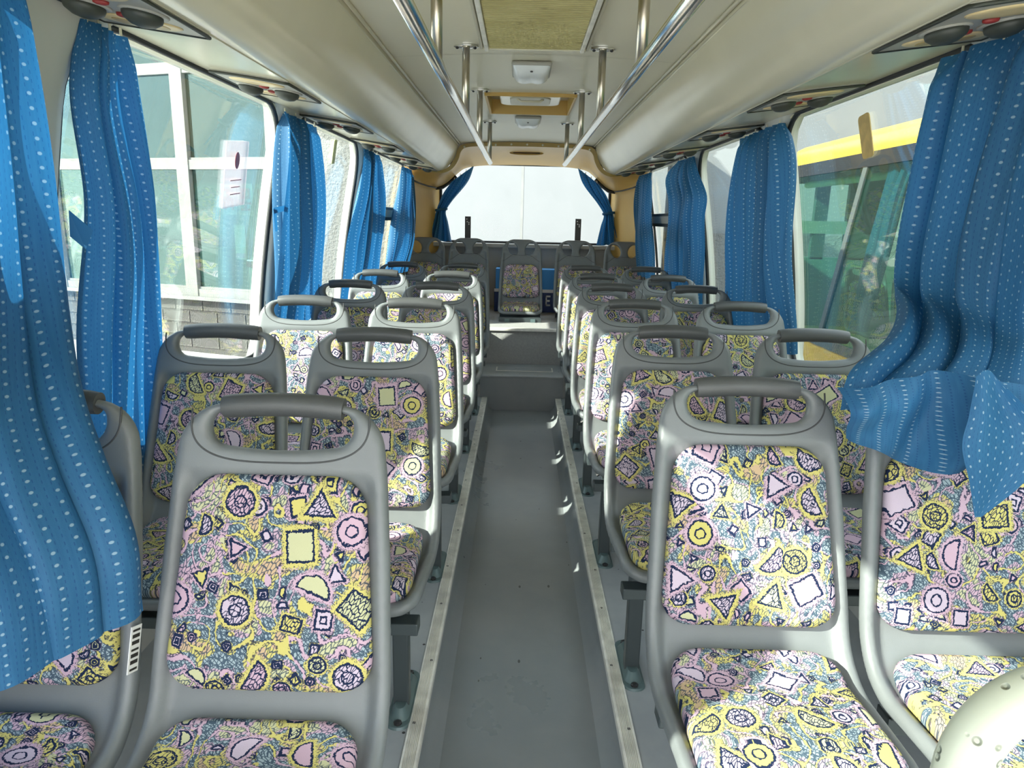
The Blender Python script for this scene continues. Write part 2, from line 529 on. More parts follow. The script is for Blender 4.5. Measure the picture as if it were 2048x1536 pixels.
# ------------------------------------------------------------------ mesh helpers
class MB:
    def __init__(self):
        self.v, self.f, self.uv = [], [], None

    def add(self, vs_, fs_):
        o = len(self.v)
        self.v += [tuple(p) for p in vs_]
        self.f += [tuple(i + o for i in f) for f in fs_]
        return self

    def box(self, x0, x1, y0, y1, z0, z1, mat=None):
        vs_ = [(x0, y0, z0), (x1, y0, z0), (x1, y1, z0), (x0, y1, z0), (x0, y0, z1), (x1, y0, z1), (x1, y1, z1), (x0, y1, z1)]
        if mat is not None:
            vs_ = [tuple(mat @ Vector(p)) for p in vs_]
        return self.add(vs_, [(0, 3, 2, 1), (4, 5, 6, 7), (0, 1, 5, 4), (1, 2, 6, 5), (2, 3, 7, 6), (3, 0, 4, 7)])

    def tube(self, pts, r, n=12, closed=False, rb=None):
        """r: radius or list; rb: second radius (ellipse)"""
        pts = [Vector(p) for p in pts]
        N = len(pts)
        rs = r if isinstance(r, (list, tuple)) else [r] * N
        prev = None
        rings = []
        for i, p in enumerate(pts):
            if closed:
                t = (pts[(i + 1) % N] - pts[i - 1]).normalized()
            else:
                t = (pts[min(i + 1, N - 1)] - pts[max(i - 1, 0)]).normalized()
            if prev is None:
                up = Vector((0, 0, 1)) if abs(t.z) < 0.9 else Vector((1, 0, 0))
                a = t.cross(up).normalized()
            else:
                a = (prev - t * prev.dot(t)).normalized()
            prev = a
            b = t.cross(a)
            k = (rb / rs[i]) if rb else 1.0
            rings.append([tuple(p + a * (rs[i] * math.cos(2 * PI * j / n)) + b * (rs[i] * k * math.sin(2 * PI * j / n))) for j in range(n)])
        vs_ = [q for rg in rings for q in rg]
        fs_ = []
        for i in range(N if closed else N - 1):
            i2 = (i + 1) % N
            for j in range(n):
                j2 = (j + 1) % n
                fs_.append((i * n + j, i * n + j2, i2 * n + j2, i2 * n + j))
        if not closed:
            fs_.append(tuple(range(n - 1, -1, -1)))
            fs_.append(tuple(range((N - 1) * n, N * n)))
        return self.add(vs_, fs_)

    def prism(self, poly, h0, h1, fn):
        """poly in 2d extruded h0..h1, fn(a,b,h) -> xyz"""
        n = len(poly)
        vs_ = [fn(a, b, h0) for a, b in poly] + [fn(a, b, h1) for a, b in poly]
        fs_ = [tuple(range(n - 1, -1, -1)), tuple(range(n, 2 * n))]
        fs_ += [(i, (i + 1) % n, n + (i + 1) % n, n + i) for i in range(n)]
        return self.add(vs_, fs_)

    def grid(self, fn, nu, nv, closed_u=False):
        vs_ = [fn(i / nu, j / nv) for j in range(nv + 1) for i in range(nu + 1)]
        fs_ = [(j * (nu + 1) + i, j * (nu + 1) + i + 1, (j + 1) * (nu + 1) + i + 1, (j + 1) * (nu + 1) + i)
               for j in range(nv) for i in range(nu)]
        return self.add(vs_, fs_)

    def lathe(self, prof, center, axis='Z', n=24, sx=1.0, sy=1.0):
        cx, cy_, cz = center
        vs_, fs_ = [], []
        for r, h in prof:
            for j in range(n):
                a = 2 * PI * j / n
                p = (r * math.cos(a) * sx, r * math.sin(a) * sy, h)
                if axis == 'Y':
                    p = (p[0], h, p[1])
                elif axis == 'X':
                    p = (h, p[0], p[1])
                vs_.append((cx + p[0], cy_ + p[1], cz + p[2]))
        m = len(prof)
        for i in range(m - 1):
            for j in range(n):
                j2 = (j + 1) % n
                fs_.append((i * n + j, i * n + j2, (i + 1) * n + j2, (i + 1) * n + j))
        fs_.append(tuple(range(n - 1, -1, -1)))
        fs_.append(tuple(range((m - 1) * n, m * n)))
        return self.add(vs_, fs_)

    def mesh(self, name, smooth=False, angle=None):
        me = bpy.data.meshes.new(name)
        me.from_pydata(self.v, [], self.f)
        me.validate()
        bm = bmesh.new()
        bm.from_mesh(me)
        bmesh.ops.recalc_face_normals(bm, faces=bm.faces)
        bm.to_mesh(me)
        bm.free()
        if smooth:
            me.polygons.foreach_set('use_smooth', [True] * len(me.polygons))
        if angle is not None:
            me.polygons.foreach_set('use_smooth', [True] * len(me.polygons))
            me.set_sharp_from_angle(angle=angle)
        return me

    def build(self, name, mat, parent=None, smooth=False, angle=None, bevel=0.0):
        o = bpy.data.objects.new(name, self.mesh(name, smooth, angle))
        C.objects.link(o)
        o.data.materials.append(M[mat] if isinstance(mat, str) else mat)
        if parent is not None:
            o.parent = parent
        if bevel:
            b = o.modifiers.new('bevel', 'BEVEL')
            b.width = bevel
            b.segments = 2
            b.limit_method = 'ANGLE'
        return o


def tag(o, label=None, cat=None, group=None, kind=None):
    if label:
        o['label'] = label
    if cat:
        o['category'] = cat
    if group:
        o['group'] = group
    if kind:
        o['kind'] = kind
    return o


def thing(name, label, cat, loc=(0, 0, 0), rotz=0.0, group=None):
    o = bpy.data.objects.new(name, None)
    C.objects.link(o)
    o.empty_display_size = 0.1
    o.location = loc
    o.rotation_euler = (0, 0, rotz)
    return tag(o, label, cat, group)


def copy_tree(o, parent=None):
    c = o.copy()
    C.objects.link(c)
    c.parent = parent
    for ch in list(o.children):
        copy_tree(ch, c)
    return c


def rrect(w, h, r, n=5, cx=0.0, cy_=0.0):
    pts = []
    for sx, sy, a0 in ((1, 1, 0), (-1, 1, PI / 2), (-1, -1, PI), (1, -1, 3 * PI / 2)):
        for k in range(n + 1):
            a = a0 + PI / 2 * k / n
            pts.append((cx + sx * (w / 2 - r) + r * math.cos(a), cy_ + sy * (h / 2 - r) + r * math.sin(a)))
    return pts


def lerp(a, b, t):
    return a + (b - a) * t


def spline(xs, ys, x):
    """smooth monotone-ish cubic through samples (numpy arrays, ys may be vectors)"""
    xs = np.asarray(xs, float)
    ys = np.asarray(ys, float)
    m = np.gradient(ys, xs, axis=0)
    i = int(np.clip(np.searchsorted(xs, x) - 1, 0, len(xs) - 2))
    h = xs[i + 1] - xs[i]
    t = np.clip((x - xs[i]) / h, 0, 1)
    h00, h10, h01, h11 = 2 * t**3 - 3 * t**2 + 1, t**3 - 2 * t**2 + t, -2 * t**3 + 3 * t**2, t**3 - t**2
    return h00 * ys[i] + h10 * h * m[i] + h01 * ys[i + 1] + h11 * h * m[i + 1]


# ------------------------------------------------------------------ structure: floor
H_AISLE = -0.10
AW = 0.262                               # half width of the sunk aisle
Y0, Y1 = -0.75, 5.10                      # front end, first rear step
YB = 7.06                                # rear wall
fl = MB().box(-AW - 0.01, AW + 0.01, Y0, Y1 + 0.02, H_AISLE - 0.04, H_AISLE).build('floor', 'floor')
tag(fl, kind='structure')
for s in (-1, 1):
    b = MB()
    x0, x1 = sorted((s * AW, s * 1.17))
    b.box(x0, x1, Y0, Y1 + 0.02, -0.02, 0.0)
    b.build('platform', 'platform', fl)
    # aisle cheek with a small cove
    b = MB()
    prof = [(AW - 0.001, -0.001), (AW - 0.006, -0.035), (AW - 0.012, -0.065), (AW - 0.03, H_AISLE + 0.012), (AW - 0.05, H_AISLE + 0.001), (AW + 0.02, H_AISLE - 0.02), (AW + 0.02, -0.001)]
    b.prism(prof, Y0, Y1, lambda a, c, h, s=s: (s * a, h, c))
    b.build('aisle_cheek', 'floor', fl, angle=0.9)
# rear steps
st = MB()
st.box(-0.31, 0.31, Y1, Y1 + 0.45, H_AISLE, 0.158)
st.build('rear_step', 'floor', fl)
MB().box(-0.31, 0.31, Y1 - 0.012, Y1 + 0.45, 0.158, 0.17).build('step_tread', 'platform', fl, bevel=0.004)
MB().box(-0.20, 0.24, Y1 + 0.16, Y1 + 0.30, 0.170, 0.1725).build('tread_plate', 'alu', fl)
MB().box(-0.19, 0.23, Y1 + 0.17, Y1 + 0.29, 0.172, 0.1740).build('tread_insert', 'platform', fl)
b = MB()
b.box(-1.17, 1.17, Y1 + 0.43, YB + 0.1, 0.30, 0.4551)
b.box(-1.17, -0.31, Y1 + 0.03, Y1 + 0.44, -0.02, 0.455)
b.box(0.31, 1.17, Y1 + 0.03, Y1 + 0.44, -0.02, 0.455)
b.box(-0.32, 0.32, Y1 + 0.432, Y1 + 0.50, 0.0, 0.31)
b.build('rear_platform', 'carpet', fl)
MB().box(-0.31, 0.31, Y1 + 0.412, Y1 + 0.45, 0.440, 0.463).build('step_nosing', 'alu', fl, bevel=0.004)

# edge strips with grooves and screws
for i, s in enumerate((-1, 1)):
    g = MB()
    w = 0.038
    x0 = s * (AW - 0.004)
    n = 7
    prof = [(0, 0), (0, 0.004)]
    for k in range(n):
        a = 0.004 + k * (w - 0.008) / n
        c = (w - 0.008) / n
        prof += [(a, 0.0050), (a + c * 0.2, 0.0024), (a + c * 0.55, 0.0024), (a + c * 0.75, 0.0050)]
    prof += [(w, 0.004), (w, 0)]
    g.prism(prof, Y0, Y1 - 0.01, lambda a, c, h, s=s, x0=x0: (x0 + s * a, h, c + 0.0005))
    # lip going down into the aisle
    xa, xb = sorted((x0, x0 - s * 0.003))
    g.box(xa, xb, Y0, Y1 - 0.01, -0.018, 0.0045)
    t = g.build('trim_%d' % (i + 1), 'alu')
    tag(t, kind='structure')
    k = 0
    y = 1.0
    while y < 5.0:
        MB().lathe([(0.0045, 0), (0.0045, 0.0012), (0.001, 0.0014)], (x0 + s * (0.019 + 0.006 * ((k % 3) - 1)), y, 0.0040), 'Z', 10).build('screw', 'bolt', t)
        y += 0.27 + 0.05 * (k % 2)
        k += 1


# ------------------------------------------------------------------ structure: side walls, windows
def wall_x(z):
    t = max(0.0, min(1.0, (z - 0.78) / 0.97))
    return 1.15 - 0.155 * t ** 1.35


Z_SILL, Z_TOP = 0.70, 1.735
PIL = [(-0.75, -0.68), (1.40, 1.62), (3.02, 3.14), (4.44, 4.56), (6.12, 7.06)]
WIN = [(-0.68, 1.40), (1.62, 3.02), (3.14, 4.44), (4.56, 6.12)]
win_n = 0
for s, side in ((-1, 'left'), (1, 'right')):
    w = MB()
    x0, x1 = sorted((s * 1.15, s * 1.20))
    w.box(x0, x1, Y0, YB, -0.02, Z_SILL)
    # top band above the windows (hidden behind the rack), joins the roof
    x0, x1 = sorted((s * 1.0, s * 1.08))
    w.box(x0, x1, Y0, YB, Z_TOP - 0.01, 2.06)
    x0, x1 = sorted((s * 1.10, s * 1.21))
    w.box(x0, x1, Y0, YB, Z_SILL - 0.03, Z_SILL)
    wo_ = w.build('wall_' + side, 'wall_grey')
    tag(wo_, kind='structure')

    def wallpt(y, z, off, s=s):
        return (s * (wall_x(z) + off), y, z)
    # posts between windows, swelling at the head into rounded window corners
    for k, (ya, yb) in enumerate(PIL[:4]):
        p = MB()
        R = 0.20 if k < 2 else 0.13
        nz = 18
        secs = []
        for j in range(nz + 1):
            z = lerp(Z_SILL, Z_TOP, j / nz)
            fl_ = 0.0
            for zc, sg in ((Z_TOP - 0.02 - R, 1), (Z_SILL + 0.02 + R * 0.4, -1)):
                d = (z - zc) * sg
                rr = R if sg > 0 else R * 0.4
                if d > 0:
                    fl_ = max(fl_, rr - math.sqrt(max(0.0, rr * rr - min(d, rr) ** 2)))
            bul = 0.5
            secs.append((z, ya - fl_, yb + fl_))
        cs = [(0.0, 0.06), (0.0, 0.015), (0.06, -0.006), (0.2, -0.014), (0.5, -0.018), (0.8, -0.014), (0.94, -0.006), (1.0, 0.015), (1.0, 0.06)]
        vs_, fs_ = [], []
        for z, a, b2 in secs:
            for u, off in cs:
                vs_.append(wallpt(lerp(a, b2, u), z, off))
        nc = len(cs)
        for j in range(nz):
            for q in range(nc):
                q2 = (q + 1) % nc
                fs_.append((j * nc + q, j * nc + q2, (j + 1) * nc + q2, (j + 1) * nc + q))
        p.add(vs_, fs_)
        p.build('pillar', 'pillar', wo_, smooth=True)
    # panes, gaskets
    for k, (ya, yb) in enumerate(WIN):
        win_n += 1
        wn = MB()
        nz = 10
        wn.grid(lambda u, v: wallpt(lerp(ya - 0.03, yb + 0.03, u), lerp(Z_SILL - 0.02, Z_TOP, v), 0.032), 2, nz)
        wn.grid(lambda u, v: wallpt(lerp(ya - 0.03, yb + 0.03, u), lerp(Z_SILL - 0.02, Z_TOP, v), 0.037), 2, nz)
        wobj = wn.build('window_%d' % win_n, 'glass', smooth=True)
        tag(wobj, kind='structure')
        # rubber seal following the rounded opening
        R = 0.20
        path = []
        z0, z1 = Z_SILL + 0.012, Z_TOP - 0.012
        r2 = 0.10
        for (cyc, czc, a0, rr) in ((yb - R, z1 - R, 0, R), (ya + R, z1 - R, PI / 2, R), (ya + r2, z0 + r2, PI, r2), (yb - r2, z0 + r2, 1.5 * PI, r2)):
            for q in range(8):
                a = a0 + PI / 2 * q / 7
                path.append((cyc + rr * math.cos(a), czc + rr * math.sin(a)))
        dense = []
        for q in range(len(path)):
            p0, p1 = path[q], path[(q + 1) % len(path)]
            m_ = max(1, int(math.dist(p0, p1) / 0.12))
            for h in range(m_):
                dense.append((lerp(p0[0], p1[0], h / m_), lerp(p0[1], p1[1], h / m_)))
        MB().tube([wallpt(y, z, 0.012) for y, z in dense], 0.010, 8, closed=True).build('window_seal', 'rubber', wobj, smooth=True)
        if k == 3:      # sliding vent rail across the rear side window
            for (za, zb, mt) in ((1.355, 1.375, 'rubber'), (1.30, 1.355, 'vent_grey'), (1.275, 1.30, 'rubber')):
                q = MB()
                pr = [wallpt(0, za, 0.03), wallpt(0, zb, 0.03), wallpt(0, zb, -0.005), wallpt(0, za, -0.005)]
                vs_ = [(p[0], y, p[2]) for y in (ya, yb) for p in pr]
                q.add(vs_, [(0, 1, 2, 3), (7, 6, 5, 4), (0, 4, 5, 1), (1, 5, 6, 2), (2, 6, 7, 3), (3, 7, 4, 0)])
                q.build('sliding_rail', mt, wobj)

# rear wall and rear window
RX, RZ0, RZ1 = 0.835, 1.075, 1.83
rw = MB()
rw.box(-1.2, 1.2, YB, YB + 0.06, 0.3, RZ0)
rw.box(-1.2, -RX, YB, YB + 0.06, RZ0, 2.1)
rw.box(RX, 1.2, YB, YB + 0.06, RZ0, 2.1)
rw.box(-RX, RX, YB, YB + 0.06, RZ1, 2.1)
rwo = rw.build('wall_rear', 'wall_grey')
tag(rwo, kind='structure')
MB().box(-0.98, 0.98, YB - 0.13, YB + 0.01, 1.035, 1.075).build('rear_ledge', 'wall_grey', rwo, bevel=0.01)
win_n += 1
rwin = MB().box(-RX - 0.02, RX + 0.02, YB + 0.02, YB + 0.026, RZ0 - 0.01, RZ1 + 0.02).build('window_%d' % win_n, 'rear_glass')
tag(rwin, kind='structure')
pts = [(x, YB + 0.005, z) for x, z in rrect(2 * RX - 0.02, RZ1 - RZ0 - 0.01, 0.10, 6, 0, (RZ0 + RZ1) / 2)]
MB().tube(pts, 0.016, 8, closed=True).build('window_seal', 'rubber', rwin, smooth=True)

# ------------------------------------------------------------------ ceiling, roof, racks
CZ = 1.91
YA = 6.10


def ceil_z(x):
    return CZ + 0.022 * (1 - (x / 0.58) ** 2)


HX, HY0, HY1 = 0.235, 3.80, 4.43
cl = MB()


def ceil_patch(xa, xb, ya, yb, nx=10):
    cl.grid(lambda u, v: (lerp(xa, xb, u), lerp(ya, yb, v), ceil_z(lerp(xa, xb, u))), nx, 1)


ceil_patch(-0.60, 0.60, Y0, HY0, 16)
ceil_patch(-0.60, -HX, HY0, HY1, 6)
ceil_patch(HX, 0.60, HY0, HY1, 6)
ceil_patch(-0.60, 0.60, HY1, YA + 0.03, 16)
clo = cl.build('ceiling', 'ceil', smooth=True)
tag(clo, kind='structure')
r = MB()
r.grid(lambda u, v: (lerp(-1.09, 1.09, u), lerp(Y0 - 0.1, YB + 0.1, v), 2.03 + 0.10 * (1 - (2 * u - 1) ** 2)), 12, 1)
r.grid(lambda u, v: (lerp(-1.09, 1.09, u), lerp(Y0 - 0.1, YB + 0.1, v), 2.07 + 0.10 * (1 - (2 * u - 1) ** 2)), 12, 1)
r.build('roof_panel', 'frame_white', clo)
for y in (2.95, 4.62):       # panel joints across the ceiling
    j = MB()
    j.grid(lambda u, v: (lerp(-0.57, 0.57, u), y + 0.004 * v, ceil_z(lerp(-0.57, 0.57, u)) - 0.0015), 12, 1)
    j.build('panel_joint', 'cream_edge', clo, smooth=True)


def rack_under(x):
    return 1.690 + 0.135 * (abs(x) - 0.745)


RACK = [(0.560, 1.925), (0.566, 1.895), (0.574, 1.868), (0.588, 1.83), (0.608, 1.785), (0.632, 1.748), (0.660, 1.718), (0.692, 1.697), (0.722, 1.690), (0.745, 1.690), (0.80, rack_under(0.80)), (0.9, rack_under(0.9)), (1.0, rack_under(1.0)), (1.035, rack_under(1.035) + 0.004)]
for s, side in ((-1, 'left'), (1, 'right')):
    rk = thing('luggage_rack', 'long cream overhead rack curving above the windows on the %s side' % side, 'luggage rack', (0, 0, 0))
    g = MB()
    out = RACK + [(1.04, 1.95), (0.6, 1.96)]
    g.prism(out, Y0, YA, lambda a, c, h, s=s: (s * a, h, c))
    g.build('rack_body', 'cream', rk, angle=0.6)
    # double bead where rack meets ceiling
    for (xa, za, rr) in ((0.553, 1.905, 0.006), (0.570, 1.893, 0.005)):
        MB().tube([(s * xa, Y0, za), (s * xa, YA, za)], rr, 8).build('bead', 'cream_edge', rk, smooth=True)
    # curtain track along the window edge
    xa, xb = sorted((s * 1.012, s * 1.036))
    MB().box(xa, xb, Y0, YA, 1.712, 1.730).build('curtain_track', 'cream', rk, bevel=0.003)
    MB().tube([(s * 0.742, Y0, 1.6895), (s * 0.742, YA, 1.6895)], 0.0025, 6).build('edge_line', 'cream_edge', rk)

# ------------------------------------------------------------------ tan rear dome and corner posts
PA = [(-1.06, 1.735), (-0.98, 1.712), (-0.88, 1.700), (-0.78, 1.690), (-0.72, 1.690), (-0.665, 1.716), (-0.625, 1.755), (-0.595, 1.81), (-0.575, 1.868), (-0.53, 1.905), (-0.40, 1.921), (-0.2, 1.929), (0, 1.932)]
PB = [(-1.03, 1.62), (-0.97, 1.605), (-0.92, 1.595), (-0.88, 1.588), (-0.845, 1.590), (-0.80, 1.605), (-0.755, 1.635), (-0.70, 1.685), (-0.645, 1.735), (-0.58, 1.775), (-0.45, 1.800), (-0.22, 1.813), (0, 1.816)]
PA = PA + [(-x, z) for x, z in PA[-2::-1]]
PB = PB + [(-x, z) for x, z in PB[-2::-1]]
NPT = len(PA)


def inward(a, d_):
    q = np.array([a[0], a[1]])
    c = np.array([0.0, 1.30])
    return q + (c - q) / np.linalg.norm(c - q) * d_


def dome(u, v):
    t = u * (NPT - 1)
    a = spline(range(NPT), PA, t)
    a = inward(a, 0.036)
    b2 = spline(range(NPT), PB, t)
    yb = YB - 0.03 - 0.72 * np.clip((abs(b2[0]) - 0.80) / 0.23, 0, 1) ** 1.6
    y = lerp(YA, yb, v)
    k = v * v * (3 - 2 * v)
    bulge = 0.034 * math.sin(PI * v)
    x = lerp(a[0], b2[0], k)
    z = lerp(a[1], b2[1], lerp(v, k, 0.5)) + bulge
    return (x, y, z)


d = MB()
d.grid(dome, 96, 14)
dm = d.build('trim_3', 'tan', smooth=True)
tag(dm, kind='structure')
# flange band at the joint with the ceiling
fb = MB()


def flange(u, v):
    t = u * (NPT - 1)
    a = spline(range(NPT), PA, t)
    return (*inward(a, 0.003 + 0.034 * v)[:1], YA - 0.010 + 0.006 * v, inward(a, 0.003 + 0.034 * v)[1])


fb.grid(flange, 96, 2)
fb.build('dome_flange', 'tan_dark', dm, smooth=True)
for k in range(9):
    x = -0.52 + 1.04 * k / 8
    z = 1.932 - 0.030 * (x / 0.53) ** 2 - 0.021
    MB().lathe([(0.009, 0.0), (0.008, -0.004), (0.003, -0.006)], (x, YA - 0.008, z), 'Y', 10).build('rivet', 'cream', dm, smooth=True)
for s in (-1, 1):
    p = MB()

    def post(u, v, s=s):
        z = lerp(0.45, 1.66, v)
        a = u
        xs = spline([0, 0.3, 0.6, 0.85, 1.0], [wall_x(z) - 0.01, wall_x(z) - 0.035, 0.94, 0.862, 0.832], a)
        ys = spline([0, 0.3, 0.6, 0.85, 1.0], [6.10, 6.42, 6.78, 6.98, 7.055], a)
        return (s * float(xs), float(ys), z)
    p.grid(post, 18, 12)
    p.build('corner_post', 'tan', dm, smooth=True)
    # dark curtain rail arc under the dome corner
    MB().tube([(s * 0.99, 6.16, 1.625), (s * 0.95, 6.45, 1.602), (s * 0.90, 6.72, 1.588), (s * 0.85, 6.92, 1.583)], 0.007, 6).build('corner_wire', 'rubber', dm, smooth=True)
    MB().tube([(s * 0.86, 6.97, 1.583), (s * 0.80, 7.0, 1.592), (s * 0.74, 7.015, 1.635), (s * 0.67, 7.02, 1.70)], 0.017, 8).build('corner_rail', 'rubber', dm, smooth=True)


# ------------------------------------------------------------------ seats
def surface_nets(val, org, h):
    nx, ny, nz = val.shape
    inside = val < 0
    idx = -np.ones((nx - 1, ny - 1, nz - 1), dtype=np.int64)
    acc = np.zeros((nx - 1, ny - 1, nz - 1, 3))
    cnt = np.zeros((nx - 1, ny - 1, nz - 1))
    corners = [(i, j, k) for i in (0, 1) for j in (0, 1) for k in (0, 1)]

    def cv(a, c):
        return a[c[0]:nx - 1 + c[0], c[1]:ny - 1 + c[1], c[2]:nz - 1 + c[2]]
    for a in corners:
        for ax in range(3):
            if a[ax]:
                continue
            b = list(a)
            b[ax] = 1
            va, vb = cv(val, a), cv(val, b)
            m = (va < 0) != (vb < 0)
            t = np.where(m, va / np.where(m, va - vb, 1.0), 0.0)
            for q in range(3):
                acc[..., q] += np.where(m, a[q] + (t if q == ax else 0.0), 0.0)
            cnt += m
    act = cnt > 0
    n = int(act.sum())
    idx[act] = np.arange(n)
    cell = np.argwhere(act)
    V = (cell + acc[act] / cnt[act][:, None]) * h + np.asarray(org)
    F = []
    for ax in range(3):
        o1, o2 = [(1, 2), (2, 0), (0, 1)][ax]
        sl = [slice(1, -1)] * 3
        sl[ax] = slice(0, -1)
        sh = list(sl)
        sh[ax] = slice(1, None)
        A, B = inside[tuple(sl)], inside[tuple(sh)]
        ch = np.argwhere(A != B)
        base = ch.copy()
        for q in range(3):
            if q != ax:
                base[:, q] += 1
        flip = B[tuple(ch.T)]

        def at(d1, d2):
            c = base.copy()
            c[:, o1] -= d1
            c[:, o2] -= d2
            return idx[tuple(c.T)]
        q0, q1, q2, q3 = at(1, 1), at(0, 1), at(0, 0), at(1, 0)
        quad = np.stack([q0, q1, q2, q3], 1)
        quad[flip] = quad[flip][:, ::-1]
        F.append(quad)
    return V, np.concatenate(F)


def seat_profile(extra):
    ctrl = [(0.0, 0.985 + extra)]
    top = 0.985 + extra
    rk = 0.31
    for z in np.linspace(top, 0.56, 12)[1:]:
        ctrl.append((-rk * (top - z), z))
    yb = -rk * (top - 0.56)
    # bend
    p0, p1, p2 = np.array((yb, 0.56)), np.array((yb - 0.031, 0.452)), np.array((yb - 0.135, 0.446))
    for t in np.linspace(0, 1, 14)[1:]:
        ctrl.append(tuple((1 - t) ** 2 * p0 + 2 * t * (1 - t) * p1 + t * t * p2))
    ctrl += [(yb - 0.22, 0.452), (yb - 0.29, 0.456), (yb - 0.335, 0.453), (yb - 0.362, 0.443), (yb - 0.378, 0.428)]
    return np.array(ctrl)


def prof_fields(P, ys, zs):
    """arc length s and signed offset n (towards the sitter) on a y-z grid"""
    D = []
    for i in range(len(P) - 1):
        m = max(1, int(np.linalg.norm(P[i + 1] - P[i]) / 0.004))
        for k in range(m):
            D.append(P[i] + (P[i + 1] - P[i]) * k / m)
    D.append(P[-1])
    D = np.array(D)
    s = np.concatenate([[0], np.cumsum(np.linalg.norm(np.diff(D, axis=0), axis=1))])
    T = np.gradient(D, axis=0)
    T /= np.linalg.norm(T, axis=1)[:, None]
    Nn = np.stack([T[:, 1], -T[:, 0]], 1)        # rotate: down the back -> towards -y
    YY, ZZ = np.meshgrid(ys, zs, indexing='ij')
    G = np.stack([YY, ZZ], -1)
    d2 = ((G[:, :, None, :] - D[None, None]) ** 2).sum(-1)
    k = d2.argmin(-1)
    rel = G - D[k]
    return s[k] + (rel * T[k]).sum(-1), (rel * Nn[k]).sum(-1), s[-1]


def smax(a, b, k):
    h = np.clip(0.5 + 0.5 * (a - b) / k, 0, 1)
    return b * (1 - h) + a * h + k * h * (1 - h)


def sdf_mesh(name, fn, extra, box, h, uv=False, uscale=1.0):
    (xa, xb), (ya, yb), (za, zb) = box
    xs, ys, zs = np.arange(xa, xb, h), np.arange(ya, yb, h), np.arange(za, zb, h)
    S, N, L = prof_fields(seat_profile(extra), ys, zs)
    val = fn(xs[:, None, None], S[None], N[None], L)
    val = np.broadcast_to(val, (len(xs), len(ys), len(zs)))
    V, F = surface_nets(val, (xa, ya, za), h)
    me = bpy.data.meshes.new(name)
    me.from_pydata(V.tolist(), [], F.tolist())
    me.polygons.foreach_set('use_smooth', [True] * len(me.polygons))
    if uv:
        S2, _, _ = prof_fields_points(seat_profile(extra), V[:, 1], V[:, 2])
        lay = me.uv_layers.new(name='UVMap')
        li = np.zeros(len(me.loops), dtype=np.int64)
        me.loops.foreach_get('vertex_index', li)
        co = np.stack([V[li, 0], -S2[li]], 1) * uscale
        lay.data.foreach_set('uv', co.ravel())
    me.update()
    return me


def prof_fields_points(P, y, z):
    D = []
    for i in range(len(P) - 1):
        m = max(1, int(np.linalg.norm(P[i + 1] - P[i]) / 0.004))
        for k in range(m):
            D.append(P[i] + (P[i + 1] - P[i]) * k / m)
    D.append(P[-1])
    D = np.array(D)
    s = np.concatenate([[0], np.cumsum(np.linalg.norm(np.diff(D, axis=0), axis=1))])
    G = np.stack([y, z], 1)
    k = ((G[:, None] - D[None]) ** 2).sum(-1).argmin(1)
    return s[k], None, None


def make_shell_fn(rear, back):
    def fn(x, s, n, L):
        ax = np.abs(x)
        w = np.interp(s, [-0.1, 0.0, 0.05, 0.12, 0.25, back - 0.06, back + 0.06, L - 0.08, L + 0.1],
                      [0.166, 0.166, 0.172, 0.181, 0.190, 0.199, 0.200, 0.192, 0.180])
        rt = np.where(s < 0.3, 0.072, 0.06)
        if rear:
            rt = np.where(s < 0.3, 0.105, 0.06)
        qx = ax - w + rt
        qy = np.abs(s - L / 2) - L / 2 + rt
        d2 = np.sqrt(np.maximum(qx, 0) ** 2 + np.maximum(qy, 0) ** 2) + np.minimum(np.maximum(qx, qy), 0) - rt
        # recessed inner panel, raised rim
        rim = np.clip((d2 + 0.040) / 0.026, 0, 1)
        rim = rim * rim * (3 - 2 * rim)
        inner = np.clip((s - 0.112) / 0.03, 0, 1)
        nf = 0.019 - 0.016 * (1 - rim) * inner
        nb = -0.014
        dn = np.maximum(n - nf, nb - n)
        rr = 0.0145
        a, b = d2 + rr, dn + rr
        d = np.sqrt(np.maximum(a, 0) ** 2 + np.maximum(b, 0) ** 2) + np.minimum(np.maximum(a, b), 0) - rr
        if not rear:
            sc = 0.0505 - 0.010 * (x / 0.115) ** 2
            hx, hs, hr = 0.121, 0.0285, 0.026
            qx = ax - hx + hr
            qy = np.abs(s - sc) - hs + hr
            dh = np.sqrt(np.maximum(qx, 0) ** 2 + np.maximum(qy, 0) ** 2) + np.minimum(np.maximum(qx, qy), 0) - hr
            d = smax(d, -dh, 0.016)
        else:
            ca, sa = math.cos(0.45), math.sin(0.45)
            px, ps = ax - 0.079, s - 0.088
            u, v = px * ca + ps * sa, -px * sa + ps * ca
            dh = (np.sqrt((u / 0.042) ** 2 + (v / 0.060) ** 2) - 1) * 0.042
            d = smax(d, -dh, 0.016)
        return d
    return fn


def make_pad_fn(s0, s1, w0, w1, r, t):
    def fn(x, s, n, L):
        a0, a1 = (s0, s1) if s1 > 0 else (L + s0, L + s1)
        ax = np.abs(x)
        u = np.clip((s - a0) / (a1 - a0), -0.2, 1.2)
        w = w0 + (w1 - w0) * u - 0.006 * (2 * u - 1) ** 2 * 0
        qx = ax - w + r
        qy = np.abs(s - (a0 + a1) / 2) - (a1 - a0) / 2 + r
        d2 = np.sqrt(np.maximum(qx, 0) ** 2 + np.maximum(qy, 0) ** 2) + np.minimum(np.maximum(qx, qy), 0) - r
        puff = t + 0.006 * np.clip(1 + d2 / 0.12, 0, 1) * -1 + 0.006
        dn = np.maximum(n - puff, -0.004 - n)
        rr = 0.016
        a, b = d2 + rr, dn + rr
        return np.sqrt(np.maximum(a, 0) ** 2 + np.maximum(b, 0) ** 2) + np.minimum(np.maximum(a, b), 0) - rr
    return fn


